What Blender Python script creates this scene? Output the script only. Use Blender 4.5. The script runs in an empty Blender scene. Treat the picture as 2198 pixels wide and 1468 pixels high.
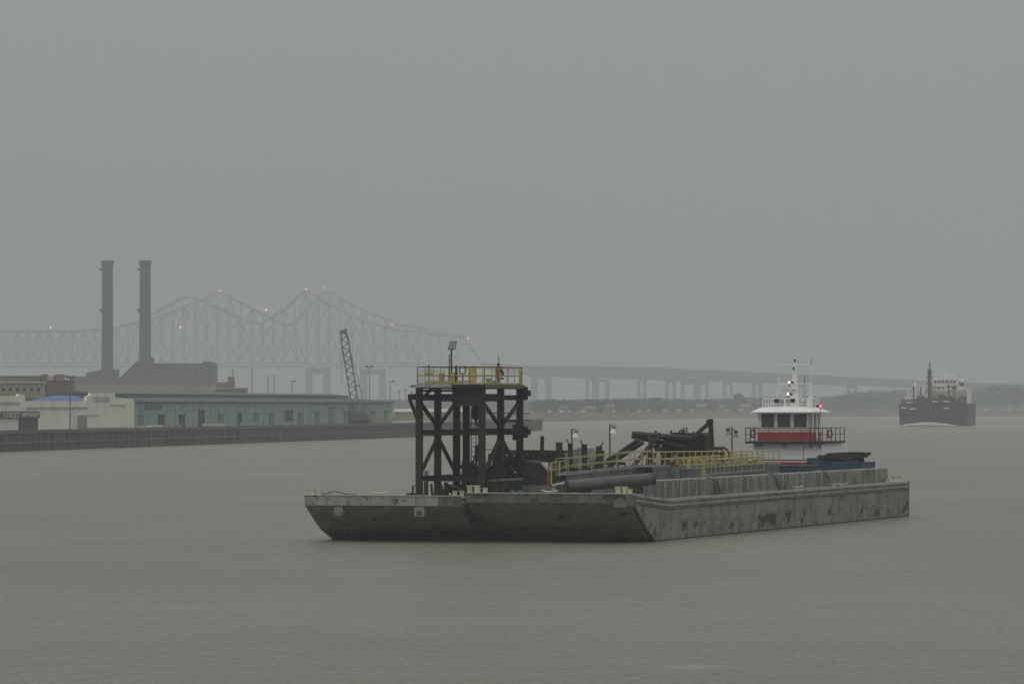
import bpy, bmesh, math, random
from mathutils import Matrix, Vector
random.seed(7)
SC = bpy.context.scene
COL = SC.collection
R = math.radians
# ------------------------------------------------------------------ camera
FPX = 10500.0            # focal length in photo pixels (photo 2198 wide)
CX, HY, CAMH = 1099.0, 870.0, 8.9
cam_d = bpy.data.cameras.new('camera'); cam = bpy.data.objects.new('camera', cam_d); COL.objects.link(cam)
cam_d.sensor_width = 36.0; cam_d.lens = FPX / 2198.0 * 36.0
cam_d.clip_start = 1.0; cam_d.clip_end = 40000.0
cam.location = (0, 0, CAMH)
cam.rotation_euler = (R(90) + math.atan((HY - 734.0) / FPX), 0, 0)
SC.camera = cam
# ------------------------------------------------------------------ sky, sun, exposure
SUN_EL, SUN_AZ = R(58), R(200)
w = bpy.data.worlds.new('World'); SC.world = w; w.use_nodes = True
nt = w.node_tree; N = nt.nodes; L = nt.links; N.clear()
out = N.new('ShaderNodeOutputWorld'); bg = N.new('ShaderNodeBackground')
sky = N.new('ShaderNodeTexSky'); sky.sky_type = 'NISHITA'; sky.sun_disc = False
sky.sun_elevation = SUN_EL; sky.sun_rotation = SUN_AZ; sky.dust_density = 4.0; sky.air_density = 1.0
tc = N.new('ShaderNodeTexCoord'); sep = N.new('ShaderNodeSeparateXYZ')
L.new(tc.outputs['Generated'], sep.inputs[0])
mx = N.new('ShaderNodeMath'); mx.operation = 'MAXIMUM'; mx.inputs[1].default_value = 0.0; L.new(sep.outputs[2], mx.inputs[0])
ma = N.new('ShaderNodeMath'); ma.operation = 'MULTIPLY_ADD'; ma.inputs[1].default_value = 2.0; ma.inputs[2].default_value = 1.0
L.new(mx.outputs[0], ma.inputs[0])                       # an overcast sky: (1 + 2 sin elevation) times its horizon
cl = N.new('ShaderNodeVectorMath'); cl.operation = 'SCALE'; cl.inputs[0].default_value = (3.16, 3.30, 3.25)
L.new(ma.outputs[0], cl.inputs['Scale'])
mixn = N.new('ShaderNodeMix'); mixn.data_type = 'RGBA'; mixn.inputs[0].default_value = 0.93
L.new(sky.outputs[0], mixn.inputs[6]); L.new(cl.outputs[0], mixn.inputs[7])
L.new(mixn.outputs[2], bg.inputs[0]); bg.inputs[1].default_value = 0.085
L.new(bg.outputs[0], out.inputs[0])
sd = bpy.data.lights.new('sun', 'SUN'); sd.energy = 0.5; sd.angle = R(60); sd.color = (1.0, 0.98, 0.95)
sun = bpy.data.objects.new('sun', sd); COL.objects.link(sun)
sun.rotation_euler = Vector((math.sin(SUN_AZ)*math.cos(SUN_EL), math.cos(SUN_AZ)*math.cos(SUN_EL), math.sin(SUN_EL))).to_track_quat('Z', 'Y').to_euler()
SC.view_settings.view_transform = 'Standard'; SC.view_settings.look = 'None'
SC.view_settings.exposure = 0.0; SC.view_settings.gamma = 1.0; SC.view_settings.use_curve_mapping = False
cy = SC.cycles
cy.max_bounces = 6; cy.diffuse_bounces = 3; cy.glossy_bounces = 3; cy.transmission_bounces = 4; cy.volume_bounces = 2
cy.use_denoising = True; cy.sample_clamp_indirect = 4.0
HAZE = 2.2e-4

# ------------------------------------------------------------------ materials
MT = {}
def mk(name, c1, c2=None, scale=1.0, stretch=(1, 1, 1), lo=0.48, hi=0.62, rough=0.75, spec=0.25, c3=None, s3=0.4, lo3=0.6, hi3=0.66, rnd=0.0, bump=0.0, detail=5.0, st3=(1, 1, 1), band=None, c4=None, s4=.3, lo4=.6, hi4=.7):
    m = bpy.data.materials.new(name); m.use_nodes = True; MT[name] = m
    nt = m.node_tree; b = nt.nodes['Principled BSDF']
    b.inputs['Roughness'].default_value = rough; b.inputs['Specular IOR Level'].default_value = spec
    b.inputs['Base Color'].default_value = (*c1, 1)
    geo = nt.nodes.new('ShaderNodeNewGeometry')
    def layer(prev, col, sc_, st, a, z, seed, band=None):
        mp = nt.nodes.new('ShaderNodeMapping'); mp.inputs['Scale'].default_value = st; mp.inputs['Location'].default_value = (seed*13.7, seed*5.1, seed*3.3)
        nt.links.new(geo.outputs['Position'], mp.inputs[0])
        n = nt.nodes.new('ShaderNodeTexNoise'); n.inputs['Scale'].default_value = sc_; n.inputs['Detail'].default_value = detail; n.inputs['Roughness'].default_value = 0.62
        nt.links.new(mp.outputs[0], n.inputs[0])
        mr = nt.nodes.new('ShaderNodeMapRange'); mr.inputs[1].default_value = a; mr.inputs[2].default_value = z
        nt.links.new(n.outputs[0], mr.inputs[0])
        mi = nt.nodes.new('ShaderNodeMix'); mi.data_type = 'RGBA'
        fac = mr.outputs[0]
        if band:                                         # scuffs gather along one height
            sx = nt.nodes.new('ShaderNodeSeparateXYZ'); nt.links.new(geo.outputs['Position'], sx.inputs[0])
            su = nt.nodes.new('ShaderNodeMath'); su.operation = 'SUBTRACT'; su.inputs[1].default_value = band[0]; nt.links.new(sx.outputs[2], su.inputs[0])
            ab = nt.nodes.new('ShaderNodeMath'); ab.operation = 'ABSOLUTE'; nt.links.new(su.outputs[0], ab.inputs[0])
            br_ = nt.nodes.new('ShaderNodeMapRange'); br_.inputs[1].default_value = band[1]; br_.inputs[2].default_value = band[1]*.4; nt.links.new(ab.outputs[0], br_.inputs[0])
            mu_ = nt.nodes.new('ShaderNodeMath'); mu_.operation = 'MULTIPLY'; nt.links.new(fac, mu_.inputs[0]); nt.links.new(br_.outputs[0], mu_.inputs[1]); fac = mu_.outputs[0]
        nt.links.new(fac, mi.inputs[0])
        if prev is None: mi.inputs[6].default_value = (*c1, 1)
        else: nt.links.new(prev, mi.inputs[6])
        mi.inputs[7].default_value = (*col, 1)
        return mi.outputs[2], n
    prev = None; n = None
    if c2 is not None: prev, n = layer(prev, c2, scale, stretch, lo, hi, 1)
    if c3 is not None: prev, n3 = layer(prev, c3, s3, st3, lo3, hi3, 2, band)
    if c4 is not None: prev, n4 = layer(prev, c4, s4, (1, 1, 1), lo4, hi4, 3)
    if rnd:
        oi = nt.nodes.new('ShaderNodeObjectInfo'); mr = nt.nodes.new('ShaderNodeMapRange')
        mr.inputs[3].default_value = 1 - rnd; mr.inputs[4].default_value = 1 + rnd
        nt.links.new(oi.outputs['Random'], mr.inputs[0])
        vm = nt.nodes.new('ShaderNodeVectorMath'); vm.operation = 'SCALE'
        if prev is None: vm.inputs[0].default_value = c1
        else: nt.links.new(prev, vm.inputs[0])
        nt.links.new(mr.outputs[0], vm.inputs['Scale']); prev = vm.outputs[0]
    if prev is not None: nt.links.new(prev, b.inputs['Base Color'])
    if bump and n is not None:
        bp = nt.nodes.new('ShaderNodeBump'); bp.inputs['Distance'].default_value = bump; bp.inputs['Strength'].default_value = 0.7
        nt.links.new(n.outputs[0], bp.inputs['Height']); nt.links.new(bp.outputs[0], b.inputs['Normal'])
    return m
def emit(name, col, s):
    m = bpy.data.materials.new(name); m.use_nodes = True; MT[name] = m
    b = m.node_tree.nodes['Principled BSDF']; b.inputs['Base Color'].default_value = (*col, 1)
    b.inputs['Emission Color'].default_value = (*col, 1); b.inputs['Emission Strength'].default_value = s

mk('hull_side', (.255, .253, .208), (.18, .178, .148), .9, (1, 1, .4), .42, .62, .8, .2, c3=(.05, .05, .045), s3=.9, lo3=.53, hi3=.60, rnd=.06, st3=(1, .45, .8), band=(.75, .75), c4=(.13, .125, .11), s4=.45, lo4=.58, hi4=.68)
mk('hull_bow', (.29, .288, .238), (.20, .198, .165), .8, (1, 1, .35), .42, .62, .85, .15, c3=(.06, .06, .055), s3=.7, lo3=.60, hi3=.70)
mk('headlog', (.31, .31, .275), (.235, .235, .205), 1.2, (1, 1, .5), .45, .62, .8, .2, c3=(.06, .055, .05), s3=1.9, lo3=.60, hi3=.63, st3=(1, 1, 1.6))
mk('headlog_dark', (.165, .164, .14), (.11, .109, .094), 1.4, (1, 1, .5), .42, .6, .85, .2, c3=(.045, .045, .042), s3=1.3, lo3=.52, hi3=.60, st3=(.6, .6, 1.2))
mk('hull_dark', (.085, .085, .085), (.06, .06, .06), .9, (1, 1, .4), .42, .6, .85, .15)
mk('rail_steel', (.34, .34, .31), (.24, .24, .21), 1.0, (1, 1, 1), .45, .6, .7, .3)
mk('edge_pale', (.42, .42, .385), (.29, .29, .265), 2.0, (1, 1, 1), .5, .7, .7, .3)
mk('knuckle', (.07, .07, .065), (.12, .12, .11), 2.0)
mk('deck_steel', (.16, .155, .14), (.10, .095, .085), 1.2, lo=.4, hi=.6, rough=.7, c3=(.16, .09, .06), s3=.8, lo3=.62, hi3=.7)
mk('coaming', (.235, .235, .2), (.15, .15, .127), 1.3, (1, 1, .12), .46, .55, .8, .2, c3=(.11, .11, .10), s3=1.2, lo3=.58, hi3=.68, rnd=.05, st3=(1, 1, .4))
mk('black_steel', (.022, .022, .021), (.036, .034, .028), 1.5, (1, 1, .3), .45, .62, .75, .25, rnd=.15, c3=(.055, .036, .025), s3=1.3, lo3=.57, hi3=.68, st3=(1, 1, .45))
mk('olive_steel', (.040, .040, .030), (.028, .027, .024), 1.2, (1, 1, .3), .4, .6, .8, .2, c3=(.06, .035, .025), s3=.9, lo3=.62, hi3=.7, rnd=.12)
mk('dark_rust', (.060, .040, .032), (.03, .026, .024), 1.6, lo=.42, hi=.6, rough=.9, spec=.1)
mk('debris', (.035, .034, .030), (.06, .052, .042), 1.8, lo=.45, hi=.62, rough=.85, spec=.15, rnd=.2)
mk('pipe_grey', (.095, .096, .09), (.065, .064, .06), 1.0, (1, 1, 1), .42, .6, .5, .4, c3=(.10, .09, .075), s3=1.4, lo3=.58, hi3=.7)
mk('pipe_dark', (.05, .05, .047), (.03, .03, .028), 1.4, lo=.45, hi=.6, rough=.6, spec=.3)
mk('yellow', (.47, .42, .14), (.36, .31, .12), 2.5, lo=.45, hi=.65, rough=.6, spec=.3, c3=(.20, .15, .08), s3=1.5, lo3=.64, hi3=.72)
mk('yellow_dull', (.36, .34, .16), (.26, .24, .13), 2.5, lo=.45, hi=.65, rough=.6, spec=.3)
mk('yellow_orange', (.42, .29, .09), (.30, .20, .08), 2.5, lo=.45, hi=.65, rough=.6, spec=.3)
mk('olive_floor', (.13, .13, .085), (.10, .095, .07), 1.5, rough=.8)
mk('galv', (.36, .37, .36), (.28, .285, .28), 2.0, lo=.45, hi=.6, rough=.55, spec=.4)
mk('grey_paint', (.26, .27, .27), (.20, .205, .20), 1.5, lo=.45, hi=.6, rough=.6)
mk('slate', (.17, .175, .185), (.12, .125, .13), 1.2, (1, 1, .4), .45, .6, .7, .25)
mk('cream', (.60, .57, .42), (.48, .42, .28), 3.0, lo=.5, hi=.62, rough=.6, c3=(.16, .09, .05), s3=2.5, lo3=.6, hi3=.66)
mk('rust_orange', (.28, .11, .06), (.17, .06, .04), 4.0, lo=.45, hi=.6, rough=.7)
mk('white_paint', (.80, .80, .785), (.72, .715, .69), 1.0, (1, 1, .25), .5, .72, .45, .4, c3=(.42, .36, .29), s3=1.1, lo3=.66, hi3=.76, st3=(1.6, 1.6, .3))
mk('white_thin', (.80, .80, .78), rough=.5)
mk('red_paint', (.36, .045, .045), (.28, .04, .04), 1.2, lo=.45, hi=.65, rough=.5, spec=.35)
mk('dark_rail', (.025, .026, .026), rough=.6)
mk('rubber', (.02, .02, .02), rough=.8)
mk('blue_paint', (.035, .075, .13), (.03, .055, .09), 1.0, (1, 1, .4), .45, .65, .65, .25)
mk('blue_grey', (.038, .06, .08), (.03, .042, .055), 1.2, lo=.45, hi=.6, rough=.7)
mk('lifering', (.22, .035, .03), rough=.6)
mk('rope', (.20, .19, .15), (.12, .11, .09), 8.0, rough=.9)
mk('cyan_rope', (.12, .30, .34), rough=.8)
g = mk('glass', (.055, .06, .06), rough=.06, spec=.8)
emit('lamp_warm', (1.0, .72, .5), 5.0); emit('lamp_red', (1.0, .06, .10), 4.0); emit('beacon', (1.0, .22, .20), 10.0)
emit('beacon_pale', (1.0, .50, .43), 9.0)
mk('wharf_pile', (.165, .155, .15), (.12, .112, .108), 1.0, (1, 1, .2), .42, .6, .9, .1, rnd=.35)
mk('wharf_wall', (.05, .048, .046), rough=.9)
mk('wharf_cap', (.13, .122, .112), (.09, .086, .08), .6, rough=.9)
mk('concrete', (.30, .295, .27), (.22, .215, .20), .15, rough=.9)
mk('stucco', (.74, .73, .64), (.64, .63, .55), .25, (1, 1, .3), .45, .62, .85, .15, c3=(.46, .45, .39), s3=.3, lo3=.62, hi3=.72)
mk('stucco_trim', (.42, .41, .36), rough=.85)
mk('teal_wall', (.25, .35, .32), (.21, .295, .27), .18, (1, 1, .3), .42, .62, .8, .2)
mk('teal_trim', (.27, .325, .305), rough=.8)
mk('roof_grey', (.13, .145, .14), (.10, .11, .107), .15, rough=.85)
mk('door_dark', (.045, .055, .055), rough=.8)
mk('door_mid', (.15, .185, .175), rough=.8)
mk('door_pale', (.22, .20, .205), rough=.8)
mk('sign_band', (.075, .07, .07), rough=.8)
mk('lettering', (.62, .62, .62), rough=.7)
mk('blue_roof', (.10, .15, .30), (.085, .125, .25), .2, rough=.7)
mk('cream_wall', (.30, .28, .19), (.24, .22, .16), .2, rough=.85)
mk('band_pale', (.50, .48, .42), rough=.8)
mk('brick_far', (.20, .135, .12), (.16, .105, .095), .1, rough=.9)
mk('plant_wall', (.05, .053, .053), (.035, .038, .038), .05, rough=.9)
mk('chimney_brick', (.045, .042, .041), (.03, .028, .027), .1, (1, 1, .2), rough=.9)
mk('crane_steel', (.10, .105, .10), (.13, .13, .125), .8, rough=.7)
mk('bridge_steel', (.36, .365, .365), (.31, .315, .315), .02, rough=.8)
mk('bridge_concrete', (.27, .275, .275), (.22, .225, .225), .03, rough=.9)
mk('viaduct_steel', (.09, .093, .093), (.075, .078, .078), .02, rough=.85)
mk('viaduct_pier', (.14, .143, .143), (.11, .113, .113), .03, rough=.9)
mk('bank_earth', (.10, .095, .075), (.07, .075, .05), .02, lo=.4, hi=.6, rough=.95, spec=.1, c3=(.05, .07, .04), s3=.01)
mk('levee', (.13, .12, .10), (.09, .09, .075), .05, rough=.95, spec=.1)
mk('foliage', (.05, .062, .042), (.065, .075, .05), .05, rough=.9, spec=.1, rnd=.15)
mk('bark', (.07, .06, .05), rough=.95)
mk('house_wall', (.22, .215, .205), (.18, .175, .17), .1, rough=.85, rnd=.2)
mk('house_roof', (.14, .13, .125), rough=.9, rnd=.2)
mk('van_white', (.52, .52, .51), rough=.4, rnd=.1)
mk('ship_hull', (.018, .02, .021), (.035, .03, .03), .12, (1, 1, .3), .45, .65, .7, .2)
mk('ship_red', (.10, .05, .045), (.07, .04, .04), .1, rough=.8)
mk('ship_white', (.78, .77, .76), (.68, .67, .66), .15, rough=.6)
mk('ship_buff', (.40, .37, .27), (.32, .29, .21), .2, rough=.7)
mk('foam', (.85, .85, .83), (.72, .72, .70), .5, lo=.4, hi=.6, rough=.9)

# ------------------------------------------------------------------ mesh helpers
WM = {}
def link(o, parent, M):
    COL.objects.link(o)
    if parent is not None:
        o.parent = parent; o.matrix_parent_inverse = WM[parent.name].inverted()
    o.matrix_basis = M; WM[o.name] = M.copy()
    return o
ID = Matrix.Identity(4)
FR = ID                                                  # the frame that shapes are given in
def thing(name, label, cat, loc, group=None):
    o = bpy.data.objects.new(name, None); o.empty_display_size = .2
    o['label'] = label; o['category'] = cat
    if group: o['group'] = group
    return link(o, None, Matrix.Translation(FR @ Vector(loc)))
def tag(o, label, cat, group=None, kind=None):
    o['label'] = label; o['category'] = cat
    if group: o['group'] = group
    if kind: o['kind'] = kind
    return o
UM = {}
def unit(kind, mat):
    k = (kind, mat)
    if k in UM: return UM[k]
    bm = bmesh.new()
    if kind == 'cube':
        bmesh.ops.create_cube(bm, size=1.0)
    elif kind in ('cyl', 'cyl8'):
        n = 8 if kind == 'cyl8' else 18
        ring = [(math.cos(i*2*math.pi/n)*.5, math.sin(i*2*math.pi/n)*.5) for i in range(n)]
        a = [bm.verts.new((-.5, y, z)) for y, z in ring]; b = [bm.verts.new((.5, y, z)) for y, z in ring]
        for i in range(n):
            f = bm.faces.new((a[i], b[i], b[(i+1) % n], a[(i+1) % n])[::-1]); f.smooth = True
        c = [bm.verts.new((-.5, y, z)) for y, z in ring]; d = [bm.verts.new((.5, y, z)) for y, z in ring]
        bm.faces.new(c); bm.faces.new(d[::-1])
        bmesh.ops.recalc_face_normals(bm, faces=bm.faces)
    elif kind == 'ibeam':                                # along x, depth z, flanges along y
        pr = [(-.5, -.5), (.5, -.5), (.5, -.36), (.08, -.36), (.08, .36), (.5, .36), (.5, .5), (-.5, .5), (-.5, .36), (-.08, .36), (-.08, -.36), (-.5, -.36)]
        a = [bm.verts.new((-.5, y, z)) for y, z in pr]; b = [bm.verts.new((.5, y, z)) for y, z in pr]
        for i in range(12): bm.faces.new((a[i], a[(i+1) % 12], b[(i+1) % 12], b[i]))
        bm.faces.new(a[::-1]); bm.faces.new(b)
        bmesh.ops.recalc_face_normals(bm, faces=bm.faces)
    elif kind == 'ball':
        bmesh.ops.create_icosphere(bm, subdivisions=2, radius=.5)
        for f in bm.faces: f.smooth = True
    me = bpy.data.meshes.new(kind); bm.to_mesh(me); bm.free(); me.materials.append(MT[mat]); UM[k] = me
    return me
def _axis(p, q, roll=0.0):
    d = q - p; ln = d.length; x = d / ln
    up = Vector((0, 0, 1))
    if abs(x.z) > .98: y = (FR.to_3x3() @ Vector((1, 0, 0))).normalized(); y = (y - x * y.dot(x)).normalized()
    else: y = up.cross(x).normalized()
    z = x.cross(y)
    if roll: y, z = y*math.cos(roll) + z*math.sin(roll), z*math.cos(roll) - y*math.sin(roll)
    return x, y, z, ln
def stick(kind, name, p, q, w_, h_, mat, parent, roll=0.0):
    p = FR @ Vector(p); q = FR @ Vector(q); x, y, z, ln = _axis(p, q, roll); c = (p + q) / 2
    M = Matrix(((x.x*ln, y.x*w_, z.x*h_, c.x), (x.y*ln, y.y*w_, z.y*h_, c.y), (x.z*ln, y.z*w_, z.z*h_, c.z), (0, 0, 0, 1)))
    return link(bpy.data.objects.new(name, unit(kind, mat)), parent, M)
def bar(name, p, q, w_, h_, mat, parent, roll=0.0): return stick('cube', name, p, q, w_, h_, mat, parent, roll)
def rod(name, p, q, r, mat, parent, k='cyl'): return stick(k, name, p, q, 2*r, 2*r, mat, parent)
def beam(name, p, q, w_, h_, mat, parent, roll=0.0): return stick('ibeam', name, p, q, w_, h_, mat, parent, roll)
def box(name, lo, hi, mat, parent):
    c = [(a+b)/2 for a, b in zip(lo, hi)]; s = [b-a for a, b in zip(lo, hi)]
    M = FR @ Matrix.Translation(c) @ Matrix.Diagonal((*s, 1))
    return link(bpy.data.objects.new(name, unit('cube', mat)), parent, M)
def ball(name, c, r, mat, parent):
    M = FR @ Matrix.Translation(c) @ Matrix.Diagonal((2*r, 2*r, 2*r, 1))
    return link(bpy.data.objects.new(name, unit('ball', mat)), parent, M)
def mesh(name, vs, fs, mat, parent, smooth=False, tri=False, recalc=True):
    bm = bmesh.new(); bv = [bm.verts.new(FR @ Vector(v)) for v in vs]
    for f in fs:
        try: bm.faces.new([bv[i] for i in f])
        except ValueError: pass
    if recalc: bmesh.ops.recalc_face_normals(bm, faces=bm.faces)
    if tri: bmesh.ops.triangulate(bm, faces=[f for f in bm.faces if len(f.verts) > 4])
    me = bpy.data.meshes.new(name); bm.to_mesh(me); bm.free()
    if smooth:
        for p in me.polygons: p.use_smooth = True
    me.materials.append(MT[mat])
    return link(bpy.data.objects.new(name, me), parent, ID)
def prism(name, poly, d, mat, parent, bev=0.0):
    """poly: closed list of local points of one face, d: extrusion vector"""
    n = len(poly); d = Vector(d); vs = [Vector(p) for p in poly] + [Vector(p) + d for p in poly]
    fs = [tuple(range(n)), tuple(range(2*n-1, n-1, -1))] + [(i, (i+1) % n, n+(i+1) % n, n+i) for i in range(n)]
    return mesh(name, vs, fs, mat, parent, tri=True)
def lathe(name, c, prof, mat, parent, n=20, axis=(0, 0, 1), smooth=True):
    """prof: list of (radius, distance along axis) from c"""
    a = Vector(axis).normalized(); t = Vector((1, 0, 0)) if abs(a.x) < .9 else Vector((0, 1, 0))
    b = a.cross(t).normalized(); e = a.cross(b); c = Vector(c); vs = []; fs = []
    for r, h in prof:
        for i in range(n):
            an = i*2*math.pi/n; vs.append(c + a*h + (b*math.cos(an) + e*math.sin(an))*r)
    for k in range(len(prof)-1):
        for i in range(n): fs.append((k*n+i, k*n+(i+1) % n, (k+1)*n+(i+1) % n, (k+1)*n+i))
    fs.append(tuple(range(n))); fs.append(tuple(range((len(prof)-1)*n, len(prof)*n)))
    o = mesh(name, vs, fs, mat, parent, smooth=smooth)
    if smooth:
        for p in o.data.polygons:
            if len(p.vertices) > 4: p.use_smooth = False
        me = o.data
        try: me.set_sharp_from_angle(angle=R(40))
        except Exception: pass
    return o
def torus(name, c, r1, r2, axis, mat, parent, n=20, m=8):
    a = Vector(axis).normalized(); t = Vector((1, 0, 0)) if abs(a.x) < .9 else Vector((0, 1, 0))
    b = a.cross(t).normalized(); e = a.cross(b); c = Vector(c); vs = []; fs = []
    for i in range(n):
        an = i*2*math.pi/n; rd = b*math.cos(an) + e*math.sin(an)
        for j in range(m):
            bn = j*2*math.pi/m; vs.append(c + rd*(r1 + r2*math.cos(bn)) + a*(r2*math.sin(bn)))
    for i in range(n):
        for j in range(m): fs.append((i*m+j, i*m+(j+1) % m, ((i+1) % n)*m+(j+1) % m, ((i+1) % n)*m+j))
    return mesh(name, vs, fs, mat, parent, smooth=True)
def tube(name, pts, r, mat, parent, n=7):
    P = [Vector(p) for p in pts]; vs = []; fs = []
    for i, p in enumerate(P):
        d = (P[min(i+1, len(P)-1)] - P[max(i-1, 0)]).normalized()
        t = Vector((0, 0, 1)) if abs(d.z) < .9 else Vector((1, 0, 0)); b = d.cross(t).normalized(); e = d.cross(b)
        for j in range(n):
            an = j*2*math.pi/n; vs.append(p + (b*math.cos(an) + e*math.sin(an))*r)
    for i in range(len(P)-1):
        for j in range(n): fs.append((i*n+j, i*n+(j+1) % n, (i+1)*n+(j+1) % n, (i+1)*n+j))
    fs.append(tuple(range(n))); fs.append(tuple(range((len(P)-1)*n, len(P)*n)))
    return mesh(name, vs, fs, mat, parent, smooth=True)
def lerp(a, b, t): return Vector(a)*(1-t) + Vector(b)*t
def railing(parent, pts, h, step, mat, r=.03, rails=(1.0, .5), mat2=None, post='railing_post', closed=False):
    P = [Vector(p) for p in pts]
    if closed: P.append(P[0])
    for a, b in zip(P[:-1], P[1:]):
        n = max(1, round((b-a).length/step))
        for i in range(n):
            q = lerp(a, b, i/n); rod(post, q, q + Vector((0, 0, h)), r, mat, parent, 'cyl8')
        for f in rails:
            rod('top_rail' if f == max(rails) else 'mid_rail', a + Vector((0, 0, h*f)), b + Vector((0, 0, h*f)), r*.85, mat2 or mat, parent, 'cyl8')
    if not closed: rod(post, P[-1], P[-1] + Vector((0, 0, h)), r, mat, parent, 'cyl8')
def W(px, py, D):                                        # a point at depth D seen at a photo position
    return Vector(((px-CX)/FPX*D, D, CAMH - (py-HY)*D/FPX))

# ------------------------------------------------------------------ river, banks
def river_mat():
    m = bpy.data.materials.new('river_water'); m.use_nodes = True; MT['river_water'] = m
    nt = m.node_tree; b = nt.nodes['Principled BSDF']; b.inputs['IOR'].default_value = 1.33
    geo = nt.nodes.new('ShaderNodeNewGeometry')
    def noise(sc_, st, det, seed, rg=.55):
        mp = nt.nodes.new('ShaderNodeMapping'); mp.inputs['Scale'].default_value = st; mp.inputs['Location'].default_value = (seed*31, seed*17, 0)
        mp.inputs['Rotation'].default_value = (0, 0, R(-12))
        nt.links.new(geo.outputs['Position'], mp.inputs[0])
        n = nt.nodes.new('ShaderNodeTexNoise'); n.inputs['Scale'].default_value = sc_; n.inputs['Detail'].default_value = det; n.inputs['Roughness'].default_value = rg
        nt.links.new(mp.outputs[0], n.inputs[0]); return n.outputs[0]
    grain = noise(3.2, (1, .14, 1), 5, 5, .7); fine = noise(2.4, (.8, .5, 1), 4, 1, .7); mid = noise(.16, (1, .55, 1), 4, 2, .6); big = noise(.045, (.7, .35, 1), 5, 3, .6); slick = noise(.22, (.5, .32, 1), 5, 4, .6)
    b1 = nt.nodes.new('ShaderNodeBump'); b1.inputs['Distance'].default_value = .6; b1.inputs['Strength'].default_value = 1.0; nt.links.new(fine, b1.inputs['Height'])
    b2 = nt.nodes.new('ShaderNodeBump'); b2.inputs['Distance'].default_value = 1.1; b2.inputs['Strength'].default_value = 1.0; nt.links.new(mid, b2.inputs['Height']); nt.links.new(b1.outputs[0], b2.inputs['Normal'])
    nt.links.new(b2.outputs[0], b.inputs['Normal'])
    # silt: patches of slightly thicker mud
    mr = nt.nodes.new('ShaderNodeMapRange'); mr.inputs[1].default_value = .35; mr.inputs[2].default_value = .65; nt.links.new(big, mr.inputs[0])
    mi = nt.nodes.new('ShaderNodeMix'); mi.data_type = 'RGBA'; mi.inputs[6].default_value = (.184, .172, .134, 1); mi.inputs[7].default_value = (.226, .211, .165, 1)
    nt.links.new(mr.outputs[0], mi.inputs[0])
    gm = nt.nodes.new('ShaderNodeMapRange'); gm.inputs[1].default_value = .3; gm.inputs[2].default_value = .7; gm.inputs[3].default_value = .85; gm.inputs[4].default_value = 1.15; nt.links.new(grain, gm.inputs[0])  # light and shade of small ripples put into the water colour
    gs = nt.nodes.new('ShaderNodeVectorMath'); gs.operation = 'SCALE'; nt.links.new(mi.outputs[2], gs.inputs[0]); nt.links.new(gm.outputs[0], gs.inputs['Scale'])
    # thin foam lines drifting on the current
    fr = nt.nodes.new('ShaderNodeMapRange'); fr.inputs[1].default_value = .655; fr.inputs[2].default_value = .75; fr.inputs[4].default_value = .6; nt.links.new(slick, fr.inputs[0])
    mf = nt.nodes.new('ShaderNodeMix'); mf.data_type = 'RGBA'; mf.inputs[7].default_value = (.34, .33, .29, 1); nt.links.new(gs.outputs[0], mf.inputs[6]); nt.links.new(fr.outputs[0], mf.inputs[0])
    nt.links.new(mf.outputs[2], b.inputs['Base Color'])
    b.inputs['Roughness'].default_value = .34; b.inputs['Specular IOR Level'].default_value = .5
river_mat()
o = mesh('river', [(-2900, -400, 0), (2900, -400, 0), (2900, 9450, 0), (-2900, 9450, 0)], [(0, 1, 2, 3)], 'river_water', None); o['kind'] = 'structure'
WP = [Vector((-133.0, 714.0, 0)), Vector((-97.8, 934.0, 0)), Vector((-27.4, 1374.0, 0)), Vector((11.0, 1743.0, 0))]
WZ = 4.0
FARB = [Vector((-25, 2560, 0)), Vector((17, 2670, 0)), Vector((200, 3738, 0)), Vector((425, 4063, 0)), Vector((1500, 4600, 0)), Vector((2800, 4700, 0))]
inner = [Vector((-30, 1760, 0))]
top = [(-2800, 700, WZ-.06)] + [(p.x-24, p.y+3, WZ-.06) for p in WP[:3]] + [(-16, 1742, WZ-.06), (-40, 1765, WZ-.06), (-60, 2540, WZ-.06)] + [(p.x, p.y+12, 4.2) for p in FARB[1:]] + [(2800, 9400, 4.2), (-2800, 9400, 4.2)]
o = mesh('ground', top, [tuple(range(len(top)))], 'bank_earth', None, tri=True); o['kind'] = 'structure'
sk = [Vector((-16, 1742, 0)), Vector((-40, 1765, 0)), Vector((-60, 2540, 0))] + [p + Vector((0, 12, 0)) for p in FARB[1:]]
vs = []; fs = []
for i, p in enumerate(sk):
    vs += [(p.x, p.y, 4.16), (p.x+7, p.y-10, -.6)]
    if i: fs.append((2*i-2, 2*i-1, 2*i+1, 2*i))
o = mesh('levee_bank', vs, fs, 'levee', None); o['kind'] = 'structure'

# ------------------------------------------------------------------ wharf
def wpt(t, s=0.0, z=0.0):
    """point t metres along the wharf face from its second corner, s metres inland"""
    if t < 0: a, b = WP[0], WP[1]; t0 = -(WP[1]-WP[0]).length
    elif t < (WP[2]-WP[1]).length: a, b = WP[1], WP[2]; t0 = 0
    else: a, b = WP[2], WP[3]; t0 = (WP[2]-WP[1]).length
    d = (b-a).normalized(); n = Vector((-d.y, d.x, 0))
    p = a + d*(t-t0) + n*s; p.z = z
    return p
def wt(px, s=0.0):                                       # t at which the line s inland is seen at column px
    lo, hi = -200.0, 810.0
    for _ in range(50):
        m_ = (lo+hi)/2; p = wpt(m_, s)
        if CX + FPX*p.x/p.y < px: lo = m_
        else: hi = m_
    return (lo+hi)/2
def wz(py, px, s=0.0):
    p = wpt(wt(px, s), s); return CAMH - (py-HY)*p.y/FPX
TEND = (WP[2]-WP[1]).length + (WP[3]-WP[2]).length
t0 = wt(-40)
wharf = thing('wharf', 'long dark timber wharf with close-set piles along the left bank', 'wharf', wpt(0))
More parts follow.
